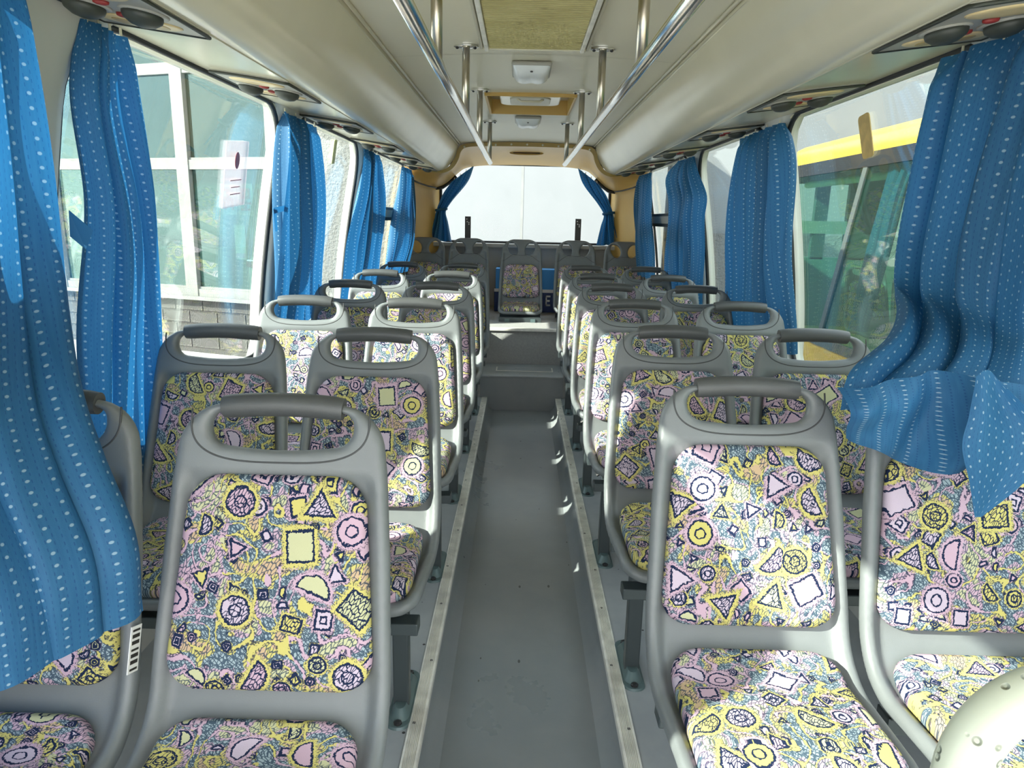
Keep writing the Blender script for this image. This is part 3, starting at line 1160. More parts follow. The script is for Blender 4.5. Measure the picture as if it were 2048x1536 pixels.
def make_seat(rear=False):
    extra = 0.06 if rear else 0.0
    back = (0.985 + extra - 0.50) / 0.955
    bx = ((-0.227, 0.227), (-0.61, 0.06), (0.385, 1.03 + extra))
    name = 'bus_seat'
    t = thing(name, 'seat', 'seat')
    pm = 'plastic_rear' if rear else 'plastic'

    def put(me, nm, mat, parent):
        o = bpy.data.objects.new(nm, me)
        C.objects.link(o)
        me.materials.append(M[mat])
        o.parent = parent
        return o
    sh = put(sdf_mesh('seat_shell', make_shell_fn(rear, back), extra, bx, 0.0066), 'seat_shell', pm, t)
    e = extra / 0.955
    if rear:
        e2 = e + 0.05
    else:
        e2 = e
    put(sdf_mesh('back_cushion', make_pad_fn(0.120 + e2, 0.474 + e, 0.147, 0.174, 0.058, 0.030), extra, bx, 0.0075, True), 'back_cushion', 'fabric', t)
    put(sdf_mesh('seat_cushion', make_pad_fn(-0.365, -0.022, 0.158, 0.166, 0.060, 0.040), extra, bx, 0.0075, True), 'seat_cushion', 'fabric', t)

    def P3(x, s, n):
        z = 0.985 + extra - 0.955 * s
        return (x, -0.31 * 0.955 * s - n * 0.955, z + n * 0.296)
    if not rear:
        g = MB()
        pts, rs = [], []
        for k in range(13):
            u = -1 + 2 * k / 12
            p = P3(0.102 * u, 0.0075, 0.002)
            pts.append((p[0], p[1], p[2] + 0.006 * (1 - u * u)))
            rs.append(0.0205 if abs(u) < 0.99 else 0.019)
        g.tube(pts, rs, 18)
        gr = g.build('hand_grip', 'grip', t, smooth=True)
        gr.data.set_sharp_from_angle(angle=0.9)
        # seam line around the hand hole
        sp = []
        for k in range(61):
            a = PI * (-0.03 + 1.06 * k / 60)
            ca, sa = math.cos(a), math.sin(a)
            xx = -0.150 * math.copysign(abs(ca) ** 0.62, ca)
            ss = 0.028 + 0.072 * abs(sa) ** 0.75 if sa > 0 else 0.028 + 0.16 * sa
            sp.append(P3(xx, ss, 0.0186))
        MB().tube(sp, 0.0017, 6).build('shell_seam', 'seam', sh, smooth=True)
    else:
        sp = []
        for k in range(41):
            u = -1 + 2 * k / 40
            sp.append(P3(0.178 * u, 0.165 - 0.028 * math.cos(PI * u * 1.0) + 0.012 * math.cos(2 * PI * u), 0.0125 + 0.004 * abs(u)))
        MB().tube(sp, 0.0016, 6).build('shell_seam', 'seam', sh, smooth=True)
    return t


def leg_for(t, xleg):
    """bracket, post and foot of a row seat; xleg = post position across the seat"""
    MB().box(-0.185, 0.185, -0.50, -0.455, 0.375, 0.405).build('seat_bracket', 'dark_steel', t, bevel=0.003)
    MB().box(-0.185, 0.185, -0.26, -0.215, 0.385, 0.420).build('seat_bracket', 'dark_steel', t, bevel=0.003)
    p = MB()
    p.box(xleg - 0.021, xleg + 0.021, -0.275, -0.235, 0.012, 0.39)
    po = p.build('leg', 'dark_steel', t, bevel=0.004)
    c = MB()
    c.tube([(xleg + 0.035, -0.275, 0.362), (xleg + 0.02, -0.285, 0.372), (xleg - 0.02, -0.285, 0.372), (xleg - 0.045, -0.28, 0.355)], 0.006, 6)
    c.build('leg_clip', 'bolt', po)
    f = MB()
    for (h0, h1, sc) in ((0.0, 0.006, 1.0), (0.006, 0.030, 0.80)):
        lo = rrect(0.066 * sc, 0.25 * sc, 0.032 * sc, 6)
        hi_s = 0.92 if h0 == 0 else 0.55
        n = len(lo)
        vs_ = [(xleg + a, -0.225 + bb, h0) for a, bb in lo] + [(xleg + a * hi_s, -0.225 + bb * (0.97 if h0 == 0 else 0.78), h1) for a, bb in lo]
        f.add(vs_, [tuple(range(n - 1, -1, -1)), tuple(range(n, 2 * n))] + [(i, (i + 1) % n, n + (i + 1) % n, n + i) for i in range(n)])
    fo = f.build('foot', 'foot_paint', po, angle=0.7)
    for dy in (-0.105, 0.105):
        MB().lathe([(0.011, 0), (0.011, 0.005), (0.006, 0.008)], (xleg, -0.225 + dy, 0.0055), 'Z', 8).build('bolt', 'bolt', t)


ROWS_L = [1.155, 1.913, 2.674, 3.403, 4.133, 4.93]
ROWS_R = [1.384, 2.095, 2.817, 3.539, 4.225, 4.99]
COLX = {'LW': -0.850, 'LA': -0.430, 'RA': 0.430, 'RW': 0.852}
ORD = ['first', 'second', 'third', 'fourth', 'fifth', 'sixth']
proto = {}
base_seat = make_seat(False)
first_used = False
for side, rows in (('L', ROWS_L), ('R', ROWS_R)):
    for pos in ('A', 'W'):
        key = side + pos
        if not first_used:
            p0 = base_seat
            first_used = True
        else:
            p0 = copy_tree(base_proto)
        if not proto:
            base_proto = copy_tree(base_seat)      # clean copy without a leg, removed below
        s = -1 if side == 'L' else 1
        leg_for(p0, (-s * 0.105) if pos == 'A' else s * 0.06)
        proto[key] = p0
        for i, y in enumerate(rows):
            t = p0 if i == 0 else copy_tree(p0)
            t.location = (COLX[key], y, 0)
            t.rotation_euler.z = 0.0
            sd = 'left' if side == 'L' else 'right'
            ps = 'aisle' if pos == 'A' else 'window'
            extra_txt = ''
            if i == 0:
                extra_txt = {'LA': ', nearest on the left', 'LW': ', under the curtain', 'RA': ', nearest on the right', 'RW': ', under bunched curtain'}[key]
            t['label'] = 'grey %s seat with doodle fabric, %s row on the %s%s' % (ps, ORD[i], sd, extra_txt)
            t['category'] = 'seat'
            t['group'] = 'row seats with hand grips'


def kill_tree(o):
    for ch in list(o.children):
        kill_tree(ch)
    bpy.data.objects.remove(o, do_unlink=True)


kill_tree(base_proto)

# shade label with bars on the side of the nearest left window seat
lb = MB().box(-0.0008, 0.0008, -0.013, 0.013, -0.038, 0.038)
lw1 = proto['LW']
lab = lb.build('barcode_label', 'white', lw1)
lab.location = (0.1985, -0.142, 0.600)
lab.rotation_euler = (-0.30, 0, -0.12)
for k in range(7):
    z = -0.034 + 0.0105 * k
    q = MB().box(0.0006, 0.0014, -0.009, 0.009, z, z + (0.006 if k % 3 else 0.0035)).build('bar', 'black', lab)

rear0 = make_seat(True)
MB().box(-0.18, 0.18, -0.58, -0.52, 0.372, 0.41).build('seat_bracket', 'dark_steel', rear0)
MB().box(-0.18, 0.18, -0.30, -0.25, 0.372, 0.42).build('seat_bracket', 'dark_steel', rear0)
for sx in (-1, 1):
    MB().box(sx * 0.11 - 0.02, sx * 0.11 + 0.02, -0.59, -0.53, 0.372, 0.40).build('mount_block', 'foot_paint', rear0)
RX5 = [-0.905, -0.505, -0.024, 0.472, 0.915]
RLAB = ['far left corner seat', 'second seat from the left', 'centre seat facing the aisle', 'second seat from the right', 'far right corner seat']
for i, x in enumerate(RX5):
    t = rear0 if i == 0 else copy_tree(rear0)
    t.location = (x, 6.50 if i == 2 else 6.55, 0.084)
    t['label'] = 'grey twin-hole plastic seat in the rear bench row, %s' % RLAB[i]
    t['category'] = 'seat'
    t['group'] = 'rear bench seats with two oval holes'

# ------------------------------------------------------------------ ceiling grab rails
for s, side in ((-1, 'left'), (1, 'right')):
    g = thing('grab_rail', 'chrome ceiling grab rail with drop posts, %s of the aisle' % side, 'grab rail', (s * 0.254, 0, 0))
    MB().tube([(0, Y0, 1.678), (0, 4.98, 1.678)], 0.0165, 16).build('rail_tube', 'chrome', g, smooth=True)
    MB().lathe([(0.0165, 0), (0.015, 0.006), (0.008, 0.010), (0.001, 0.011)], (0, 4.98, 1.678), 'Y', 14).build('end_cap', 'white', g, smooth=True)
    for y in (0.95, 1.88, 2.815, 3.72, 4.86):
        zc = ceil_z(0.254)
        p = MB().tube([(0, y, 1.682), (0, y, zc - 0.004)], 0.0145, 14).build('drop_post', 'pole', g, smooth=True)
        MB().lathe([(0.046, 0.0), (0.046, -0.005), (0.030, -0.008)], (0, y, zc - 0.001), 'Z', 24, 1.0, 0.55).build('flange', 'chrome', p, angle=0.6)
        for dx in (-0.033, 0.033):
            MB().lathe([(0.006, 0.0), (0.006, -0.004), (0.003, -0.006)], (dx, y, zc - 0.007), 'Z', 10).build('screw', 'bolt', p)

# ------------------------------------------------------------------ ceiling fixtures
t = thing('ceiling_grille', 'olive ribbed air return grille in the ceiling nearest the camera', 'air grille', (0, 0, 0))
zc = 1.925
MB().box(-0.168, 0.168, 1.5, 2.80, zc - 0.004, zc + 0.004).build('grille_back', 'grille', t)
rb = MB()
y = 1.50
while y < 2.79:
    rb.prism([(-0.006, 0), (0.006, 0), (0.003, -0.010), (-0.003, -0.010)], -0.165, 0.165, lambda a, c, h, y=y: (h, y + a, zc - 0.004 + c))
    y += 0.019
tag(rb.build('grille_ribs', 'grille', t), kind='stuff')
for s in (-1, 1):
    for (xa, w_, z_) in ((0.168, 0.016, 0.018), (0.190, 0.010, 0.010)):
        x0, x1 = sorted((s * xa, s * (xa + w_)))
        MB().box(x0, x1, 1.5, 2.815, zc - z_, zc + 0.006).build('grille_rail', 'cream_edge' if w_ < 0.012 else 'alu', t, bevel=0.003)
MB().box(-0.19, 0.19, 2.795, 2.812, zc - 0.014, zc + 0.006).build('grille_end', 'cream', t, bevel=0.003)

for i, (y, w, ln) in enumerate(((3.06, 0.165, 0.27), (4.60, 0.165, 0.25))):
    t = thing('ceiling_lamp', 'square white ceiling lamp %s' % ('between grille and roof hatch' if i == 0 else 'behind the roof hatch, farther off'), 'ceiling lamp', (-0.006, y, 1.930), 0, 'square ceiling lamps')
    MB().box(-w / 2, w / 2, 0, ln, -0.016, 0.0).build('lamp_base', 'vent_grey', t, bevel=0.006)
    l = MB()

    def lens(u, v, w=w, ln=ln):
        a, c = 2 * u - 1, 2 * v - 1
        k = (1 - abs(a) ** 4) * (1 - abs(c) ** 4)
        return (a * (w / 2 - 0.006), ln / 2 + c * (ln / 2 - 0.006), -0.015 - 0.040 * k ** 0.6 + 0.006 * math.exp(-(a * 4) ** 2) * k)
    l.grid(lens, 18, 18)
    l.build('lamp_lens', 'lamp', t, smooth=True)
    MB().lathe([(0.006, 0), (0.005, -0.004)], (0, 0.018, -0.036), 'Z', 10).build('screw', 'bolt', t)

t = thing('roof_hatch', 'recessed roof escape hatch with tan frame and cream cover', 'roof hatch', (0, 0, 0))
zt = 1.925
fr = MB()
for xa, xb in ((-HX - 0.002, -HX + 0.012), (HX - 0.012, HX + 0.002)):
    fr.box(xa, xb, HY0, HY1, zt - 0.012, zt + 0.075)
fr.box(-HX, HX, HY0 - 0.002, HY0 + 0.012, zt - 0.012, zt + 0.075)
fr.box(-HX, HX, HY1 - 0.012, HY1 + 0.002, zt - 0.012, zt + 0.075)
fr.build('hatch_frame', 'tan', t, bevel=0.004)
MB().box(-HX, HX, HY0, HY1, zt + 0.070, zt + 0.082).build('hatch_lid', 'cream_edge', t)
cov = rrect(0.33, 0.40, 0.06, 6, 0, (HY0 + HY1) / 2 - 0.06)
MB().prism(cov, zt + 0.012, zt + 0.072, lambda a, c, h: (a, c, h)).build('hatch_cover', 'cream', t, bevel=0.008)
MB().prism(rrect(0.22, 0.26, 0.06, 6, 0, (HY0 + HY1) / 2 - 0.03), zt + 0.006, zt + 0.014, lambda a, c, h: (a, c, h)).build('cover_panel', 'cream_edge', t, bevel=0.004)
MB().tube([(-0.07, 4.0, zt + 0.008), (-0.05, 3.99, zt - 0.006), (0.05, 3.99, zt - 0.006), (0.07, 4.0, zt + 0.008)], 0.006, 8).build('hatch_handle', 'cream', t, smooth=True)


# ------------------------------------------------------------------ overhead air vents
def make_vent(s):
    t = thing('air_vent_panel', 'vent', 'air vent')

    def W(a, b, h):        # a across (outwards), b along, h below the rack face
        x = 0.862 + a
        return (s * a, b, -h + 0.135 * a)
    # plate with a bowed near edge
    poly = []
    for k in range(13):
        u = -1 + 2 * k / 12
        poly.append((0.118 * u, -0.172 - 0.012 * (1 - u * u)))
    poly += [(0.118, 0.172), (-0.118, 0.172)]
    MB().prism(poly, -0.002, 0.007, lambda a, b, h: W(a, b, h)).build('vent_plate', 'vent_grey', t, bevel=0.002)
    rim = MB()
    rim.tube([W(a, b, 0.006) for a, b in poly], 0.0042, 6, closed=True)
    rim.build('plate_rim', 'vent_dark', t, smooth=True)

    def ell(ca, cb, ra, rb, h0, h1, nm, mat, dome_=0.0):
        m = MB()
        n = 24
        rings = [(1.0, h0), (1.0, h0 + (h1 - h0) * 0.5), (0.93, h1 - 0.0005), (0.6, h1 + dome_ * 0.7), (0.25, h1 + dome_)]
        vs_ = []
        for f_, h in rings:
            vs_ += [W(ca + ra * f_ * math.cos(2 * PI * j / n), cb + rb * f_ * math.sin(2 * PI * j / n), h) for j in range(n)]
        fs_ = [(i * n + j, i * n + (j + 1) % n, (i + 1) * n + (j + 1) % n, (i + 1) * n + j) for i in range(len(rings) - 1) for j in range(n)]
        fs_.append(tuple((len(rings) - 1) * n + j for j in range(n)))
        fs_.append(tuple(range(n - 1, -1, -1)))
        m.add(vs_, fs_)
        return m.build(nm, mat, t, smooth=True)
    ell(0, -0.108, 0.085, 0.042, 0.006, 0.011, 'speaker_oval', 'vent_cream')
    o = ell(0, 0.105, 0.088, 0.046, 0.006, 0.011, 'reading_light_oval', 'vent_cream')
    for a in (-0.036, 0.036):
        e = ell(a, 0.105, 0.024, 0.026, 0.010, 0.0125, 'reading_light', 'vent_eye')
    for a in (-0.058, 0.058):
        ell(a, 0.004, 0.047, 0.049, 0.006, 0.012, 'nozzle_ring', 'vent_grey')
        ell(a * 1.0, -0.002, 0.038, 0.040, 0.010, 0.024, 'air_nozzle', 'vent_dark', 0.012)
    for a, bb in ((0.0, -0.045), (0.004, 0.045)):
        ell(a, bb, 0.016, 0.010, 0.006, 0.013, 'call_button', 'red', 0.002)
    return t


VY = [1.53, 2.42, 3.31, 4.205, 5.09, 5.90]
for s, side in ((-1, 'left'), (1, 'right')):
    v0 = make_vent(s)
    for i, y in enumerate(VY):
        t = v0 if i == 0 else copy_tree(v0)
        t.location = (s * 0.862, y, rack_under(0.862) - 0.001)
        t['label'] = 'grey air vent panel with cream ovals, %s under the %s rack' % (ORD[i], side)
        t['category'] = 'air vent'
        t['group'] = 'air vent panels under the racks'

# ------------------------------------------------------------------ rear end: dome light, posts, box
t = thing('dome_light', 'oval rear light panel with red lens in the tan dome', 'light', (0.0, 6.60, 1.866))
pl = [(0.150 * math.copysign(abs(math.cos(a)) ** 0.8, math.cos(a)), 0.040 * math.sin(a) if math.sin(a) > 0 else 0.022 * math.sin(a)) for a in [2 * PI * k / 28 for k in range(28)]]
TL = Matrix.Rotation(-0.75, 4, 'X')
MB().prism(pl, -0.008, 0.004, lambda a, c, h: tuple(TL @ Vector((a, -0.035 - h, c)))).build('light_plate', 'tan', t, bevel=0.003)
MB().tube([tuple(TL @ Vector((a, -0.031, c))) for a, c in pl], 0.003, 6, closed=True).build('plate_rim', 'tan_dark', t, smooth=True)
MB().prism(rrect(0.245, 0.028, 0.010, 4), -0.001, 0.010, lambda a, c, h: tuple(TL @ Vector((a, -0.037 - h, c)))).build('light_recess', 'black', t)
MB().prism(rrect(0.10, 0.024, 0.008, 4, -0.066, 0), 0.004, 0.012, lambda a, c, h: tuple(TL @ Vector((a, -0.037 - h, c)))).build('red_lens', 'lens_red', t)
MB().prism(rrect(0.09, 0.024, 0.008, 4, 0.040, 0), 0.004, 0.012, lambda a, c, h: tuple(TL @ Vector((a, -0.037 - h, c)))).build('clear_lens', 'lens_amber', t)

for s, x in (('left', -0.545), ('right', 0.515)):
    t = thing('bracket_post', 'dark flat metal post with punched holes before the rear window, %s one' % s, 'metal post', (x, 6.90, 0.0), 0, 'bracket posts on the rear ledge')
    MB().box(-0.028, 0.028, -0.006, 0.006, 0.50, 1.325).build('flat_bar', 'black', t, bevel=0.002)
    for dx, z in ((-0.010, 1.30), (-0.006, 1.275), (0.010, 1.268), (0.010, 1.252)):
        MB().lathe([(0.0055, -0.0075), (0.0055, -0.0070)], (dx, 0, z), 'Y', 10).build('hole_rim', 'white', t)

t = thing('blue_box', 'blue cardboard box with white lettering behind the centre rear seat', 'box', (0.05, 6.70, 0.455))
MB().box(-0.32, 0.30, -0.08, 0.14, 0.0, 0.20).build('box_lower', 'blue_dark', t, bevel=0.004)
MB().box(-0.31, 0.29, -0.07, 0.13, 0.20, 0.40).build('box_lid', 'blue_light', t, bevel=0.004)
MB().box(-0.321, 0.301, -0.0815, -0.0795, 0.185, 0.215).build('white_band', 'white', t)


def letter(strokes, x0, z0, name):
    m = MB()
    for xa, xb, za, zb in strokes:
        m.box(x0 + xa, x0 + xb, -0.083, -0.0802, z0 + za, z0 + zb)
    m.build(name, 'white', t)


letter([(0, 0.012, 0, 0.10), (0, 0.045, 0, 0.016), (0, 0.040, 0.042, 0.058), (0, 0.045, 0.084, 0.10)], 0.165, 0.06, 'letter_e')
letter([(0.0, 0.04, 0.10, 0.12), (0.012, 0.03, 0.0, 0.10)], 0.235, 0.06, 'letter_stroke')
letter([(0, 0.012, 0, 0.10), (0, 0.045, 0, 0.016), (0, 0.040, 0.042, 0.058), (0, 0.045, 0.084, 0.10)], -0.275, 0.06, 'letter_e')


# ------------------------------------------------------------------ curtains
def curtain_mesh(levels, cols=90, rows=60, folds=6.0, phase=0.0, width=0.9, seed=0, gather=2.0):
    """levels: (t, left, right, amp); the cloth spans left..right at each level, folds run down it"""
    ts = [l[0] for l in levels]
    Ls = [l[1] for l in levels]
    Rs = [l[2] for l in levels]
    As = [[l[3]] for l in levels]
    rs = np.random.RandomState(seed)
    ph = rs.uniform(0, 6.28, 6)
    vs_, uv = [], []
    length = sum(np.linalg.norm((np.array(Ls[i + 1]) + Rs[i + 1] - np.array(Ls[i]) - Rs[i]) / 2) for i in range(len(ts) - 1))
    for j in range(rows + 1):
        v = j / rows
        t = ts[0] + (ts[-1] - ts[0]) * v
        L, R, A = spline(ts, Ls, t), spline(ts, Rs, t), float(spline(ts, As, t)[0])
        ac = R - L
        dn = (spline(ts, Ls, min(t + 0.02, ts[-1])) + spline(ts, Rs, min(t + 0.02, ts[-1])) - spline(ts, Ls, max(t - 0.02, ts[0])) - spline(ts, Rs, max(t - 0.02, ts[0])))
        nrm = np.cross(ac, dn)
        nrm /= np.linalg.norm(nrm) + 1e-9
        for i in range(cols + 1):
            u = i / cols
            w = 2 * PI * folds * (u + 0.035 * math.sin(2 * PI * u * 1.7 + ph[0]) + 0.05 * (v - 0.4) * math.sin(3 * u * PI + ph[1]))
            f = math.sin(w + phase) + 0.38 * math.sin(2.3 * w + ph[2] + 1.2 * v) * (1 - 0.4 * v) + 0.25 * math.sin(0.45 * w + ph[3] + v)
            if v < 0.06:
                f = f * (0.35 + 0.65 * v / 0.06) + 0.35 * math.sin(w * 3 + ph[4]) * (1 - v / 0.06)
            side = 0.22 * math.cos(w + phase)
            p = L + ac * (u + gather * side / folds * 0.5) + nrm * (A * f)
            p = p + nrm * (0.006 * math.sin(9 * v + ph[5] + 5 * u))
            vs_.append(tuple(p))
            uv.append((u * width, -v * length))
    fs_ = [(j * (cols + 1) + i, j * (cols + 1) + i + 1, (j + 1) * (cols + 1) + i + 1, (j + 1) * (cols + 1) + i) for j in range(rows) for i in range(cols)]
    return vs_, fs_, uv


def cloth_obj(name, data, parent=None, thick=0.0012):
    vs_, fs_, uv = data
    me = bpy.data.meshes.new(name)
    me.from_pydata(vs_, [], fs_)
    lay = me.uv_layers.new(name='UVMap')
    li = np.zeros(len(me.loops), dtype=np.int64)
    me.loops.foreach_get('vertex_index', li)
    lay.data.foreach_set('uv', np.array(uv)[li].ravel())
    me.polygons.foreach_set('use_smooth', [True] * len(me.polygons))
    me.materials.append(M['cloth'])
    o = bpy.data.objects.new(name, me)
    C.objects.link(o)
    if parent is not None:
        o.parent = parent
    return o


def hooks(t, pts):
    for p in pts:
        MB().tube([(p[0], p[1], p[2] - 0.004), (p[0], p[1], p[2] + 0.018)], 0.003, 6).build('hook', 'cream', t)


def curtain(label, levels, folds, width, seed, cols=90, rows=60, name='curtain'):
    t = thing(name, label, 'curtain', (0, 0, 0), 0, 'blue dotted curtains')
    cloth_obj('curtain_cloth', curtain_mesh(levels, cols, rows, folds, seed * 1.3, width, seed), t)
    a, b = np.array(levels[0][1]), np.array(levels[0][2])
    hooks(t, [tuple(a + (b - a) * u) for u in (0.08, 0.36, 0.64, 0.92)])
    return t


def A3(*p):
    return np.array(p, float)


# left side
c = curtain('large near blue curtain on the left, draped over the window seat', [
    (0.00, A3(-0.975, 0.86, 1.700), A3(-0.945, 1.36, 1.700), 0.028),
    (0.14, A3(-0.985, 0.62, 1.54), A3(-0.93, 1.365, 1.52), 0.030),
    (0.28, A3(-0.99, 0.46, 1.36), A3(-0.915, 1.365, 1.32), 0.032),
    (0.48, A3(-0.99, 0.42, 1.12), A3(-0.835, 1.255, 1.11), 0.030),
    (0.60, A3(-0.985, 0.42, 1.00), A3(-0.735, 1.115, 1.01), 0.026),
    (0.72, A3(-0.975, 0.43, 0.90), A3(-0.668, 1.045, 0.93), 0.022),
    (0.85, A3(-0.96, 0.45, 0.78), A3(-0.600, 0.995, 0.825), 0.018),
    (1.00, A3(-0.95, 0.47, 0.645), A3(-0.592, 0.985, 0.700), 0.015)], 6.5, 1.5, 3, 160, 80)
cloth_obj('sun_block_cloth', curtain_mesh([(0.0, A3(-1.03, 0.45, 1.25), A3(-1.02, 1.34, 1.25), 0.010),  # added cloth layer, hidden behind the drape, keeps sun off the nearest left seat
                                     (0.5, A3(-1.05, 0.45, 0.9), A3(-1.045, 1.30, 0.9), 0.012),
                                     (1.0, A3(-1.06, 0.45, 0.62), A3(-1.06, 1.26, 0.62), 0.012)], 80, 24, 9, 0.3, 1.2, 53), c)
st_ = MB()
st_.add([(-0.895, 1.362, 1.30), (-0.86, 1.375, 1.262), (-0.885, 1.385, 1.225), (-0.905, 1.372, 1.25)], [(0, 1, 2, 3)])
st_.build('tie_strap', 'cloth', c)
curtain('blue curtain hanging second on the left, before the white building windows', [
    (0.00, A3(-0.985, 1.63, 1.700), A3(-0.985, 1.79, 1.700), 0.020),
    (0.12, A3(-0.995, 1.60, 1.58), A3(-0.995, 1.80, 1.58), 0.024),
    (0.35, A3(-1.005, 1.645, 1.32), A3(-1.005, 1.83, 1.32), 0.028),
    (0.70, A3(-1.055, 1.62, 0.96), A3(-1.055, 1.93, 0.93), 0.030),
    (1.00, A3(-1.09, 1.64, 0.56), A3(-1.09, 1.93, 0.50), 0.022)], 4.2, 0.8, 5, 90, 60)
c = curtain('blue curtain hanging third on the left, at the black window seal', [
    (0.00, A3(-0.985, 2.91, 1.695), A3(-0.985, 3.40, 1.695), 0.022),
    (0.10, A3(-0.99, 2.90, 1.62), A3(-0.99, 3.41, 1.62), 0.030),
    (0.5, A3(-1.015, 2.92, 1.25), A3(-1.015, 3.48, 1.25), 0.036),
    (1.00, A3(-1.085, 2.98, 0.80), A3(-1.085, 3.66, 0.80), 0.028)], 5.2, 1.0, 7)
s_ = MB()
s_.grid(lambda u, v: (-1.0 + 0.012 * u, 2.80 + 0.10 * u + 0.0 * v, 1.325 - 0.022 * v + 0.012 * u), 4, 1)
s_.grid(lambda u, v: (-1.0 - 0.005 * v, 2.80 + 0.032 * u + 0.02 * v, 1.32 - 0.085 * v), 2, 4)
s_.build('tie_strap', 'cloth', c)
curtain('blue curtain hanging fourth on the left, sunlit near the stucco wall', [
    (0.00, A3(-0.985, 4.40, 1.695), A3(-0.985, 4.82, 1.695), 0.022),
    (0.3, A3(-1.0, 4.28, 1.42), A3(-1.0, 4.86, 1.42), 0.036),
    (0.7, A3(-1.045, 4.15, 1.08), A3(-1.045, 5.0, 1.08), 0.036),
    (1.00, A3(-1.085, 4.15, 0.80), A3(-1.085, 5.1, 0.80), 0.028)], 5.0, 1.0, 11)
curtain('blue curtain hanging last on the left, beside the tan corner post', [
    (0.00, A3(-0.98, 5.80, 1.690), A3(-0.97, 6.18, 1.690), 0.02),
    (0.3, A3(-1.0, 5.70, 1.42), A3(-0.975, 6.23, 1.42), 0.032),
    (0.7, A3(-1.02, 5.45, 1.08), A3(-0.985, 6.32, 1.08), 0.038),
    (1.00, A3(-1.08, 5.45, 0.85), A3(-1.03, 6.32, 0.85), 0.03)], 5.0, 1.0, 13)
# rear window, tied in
for s, side in ((-1, 'left'), (1, 'right')):
    c = curtain('blue tied-back curtain at the %s of the rear window' % side, [
        (0.00, A3(s * 0.70, 6.985, 1.655), A3(s * 0.50, 6.985, 1.795), 0.012),
        (0.18, A3(s * 0.775, 6.98, 1.55), A3(s * 0.56, 6.98, 1.65), 0.018),
        (0.36, A3(s * 0.820, 6.97, 1.455), A3(s * 0.70, 6.97, 1.475), 0.018),
        (0.46, A3(s * 0.842, 6.97, 1.405), A3(s * 0.755, 6.97, 1.395), 0.014),
        (0.52, A3(s * 0.852, 6.965, 1.370), A3(s * 0.765, 6.965, 1.365), 0.014),
        (0.68, A3(s * 0.885, 6.95, 1.27), A3(s * 0.745, 6.95, 1.27), 0.022),
        (1.00, A3(s * 0.955, 6.92, 1.085), A3(s * 0.71, 6.92, 1.085), 0.026)], 4.0, 0.8, 17 + s, 70, 60)
    tb = MB()
    tb.tube([(s * 0.808 + 0.052 * math.cos(a), 6.967 + 0.030 * math.sin(a), 1.383 + 0.008 * math.cos(a)) for a in [2 * PI * k / 20 for k in range(20)]], 0.010, 8, closed=True, rb=0.013)
    tb.build('tie_band', 'cloth', c, smooth=True)
# right side
curtain('blue curtain hanging third on the right, beside the sliding window', [
    (0.00, A3(0.985, 4.80, 1.695), A3(0.985, 4.42, 1.695), 0.020),
    (0.12, A3(0.985, 5.02, 1.60), A3(0.985, 4.30, 1.60), 0.026),
    (0.26, A3(0.995, 4.92, 1.46), A3(0.995, 4.12, 1.46), 0.034),
    (0.40, A3(1.0, 4.92, 1.34), A3(1.0, 4.18, 1.34), 0.034),
    (0.7, A3(1.045, 5.12, 1.08), A3(1.045, 4.3, 1.08), 0.034),
    (1.00, A3(1.085, 5.3, 0.80), A3(1.085, 4.4, 0.80), 0.028)], 4.2, 1.0, 23)
curtain('blue curtain hanging last on the right, beside the tan corner post', [
    (0.00, A3(0.975, 6.20, 1.690), A3(0.98, 5.78, 1.690), 0.02),
    (0.4, A3(0.985, 6.30, 1.36), A3(1.0, 5.72, 1.36), 0.034),
    (1.00, A3(1.03, 6.35, 0.85), A3(1.08, 5.8, 0.85), 0.03)], 5.0, 1.0, 29)
c = curtain('blue curtain hanging second on the right, before the parked yellow bus', [
    (0.00, A3(0.985, 3.45, 1.695), A3(0.985, 2.92, 1.695), 0.022),
    (0.10, A3(0.985, 3.47, 1.62), A3(0.985, 2.88, 1.62), 0.030),
    (0.45, A3(1.01, 3.56, 1.28), A3(1.01, 2.87, 1.28), 0.036),
    (1.00, A3(1.085, 3.75, 0.78), A3(1.085, 2.84, 0.78), 0.028)], 5.0, 1.0, 31)
s_ = MB()
s_.grid(lambda u, v: (1.0 - 0.01 * math.sin(PI * u), 2.86 - 0.03 * u, 1.30 - 0.10 * v - 0.01 * math.sin(PI * v)), 4, 6)
s_.build('tie_strap', 'cloth', c)
c = curtain('large near blue curtain on the right with its hem bunched on the seat', [
    (0.00, A3(0.985, 1.82, 1.700), A3(0.975, 1.28, 1.700), 0.030),
    (0.22, A3(0.985, 1.85, 1.49), A3(0.975, 1.30, 1.47), 0.042),
    (0.42, A3(0.98, 1.865, 1.27), A3(0.975, 1.31, 1.26), 0.042),
    (0.58, A3(0.93, 1.76, 1.13), A3(0.965, 1.32, 1.12), 0.036),
    (0.76, A3(0.74, 1.44, 1.06), A3(0.945, 1.31, 1.05), 0.026),
    (0.88, A3(0.610, 1.315, 1.020), A3(0.93, 1.285, 1.01), 0.018),
    (1.00, A3(0.585, 1.275, 0.965), A3(0.92, 1.26, 0.96), 0.012)], 3.6, 1.05, 37, 110, 80)


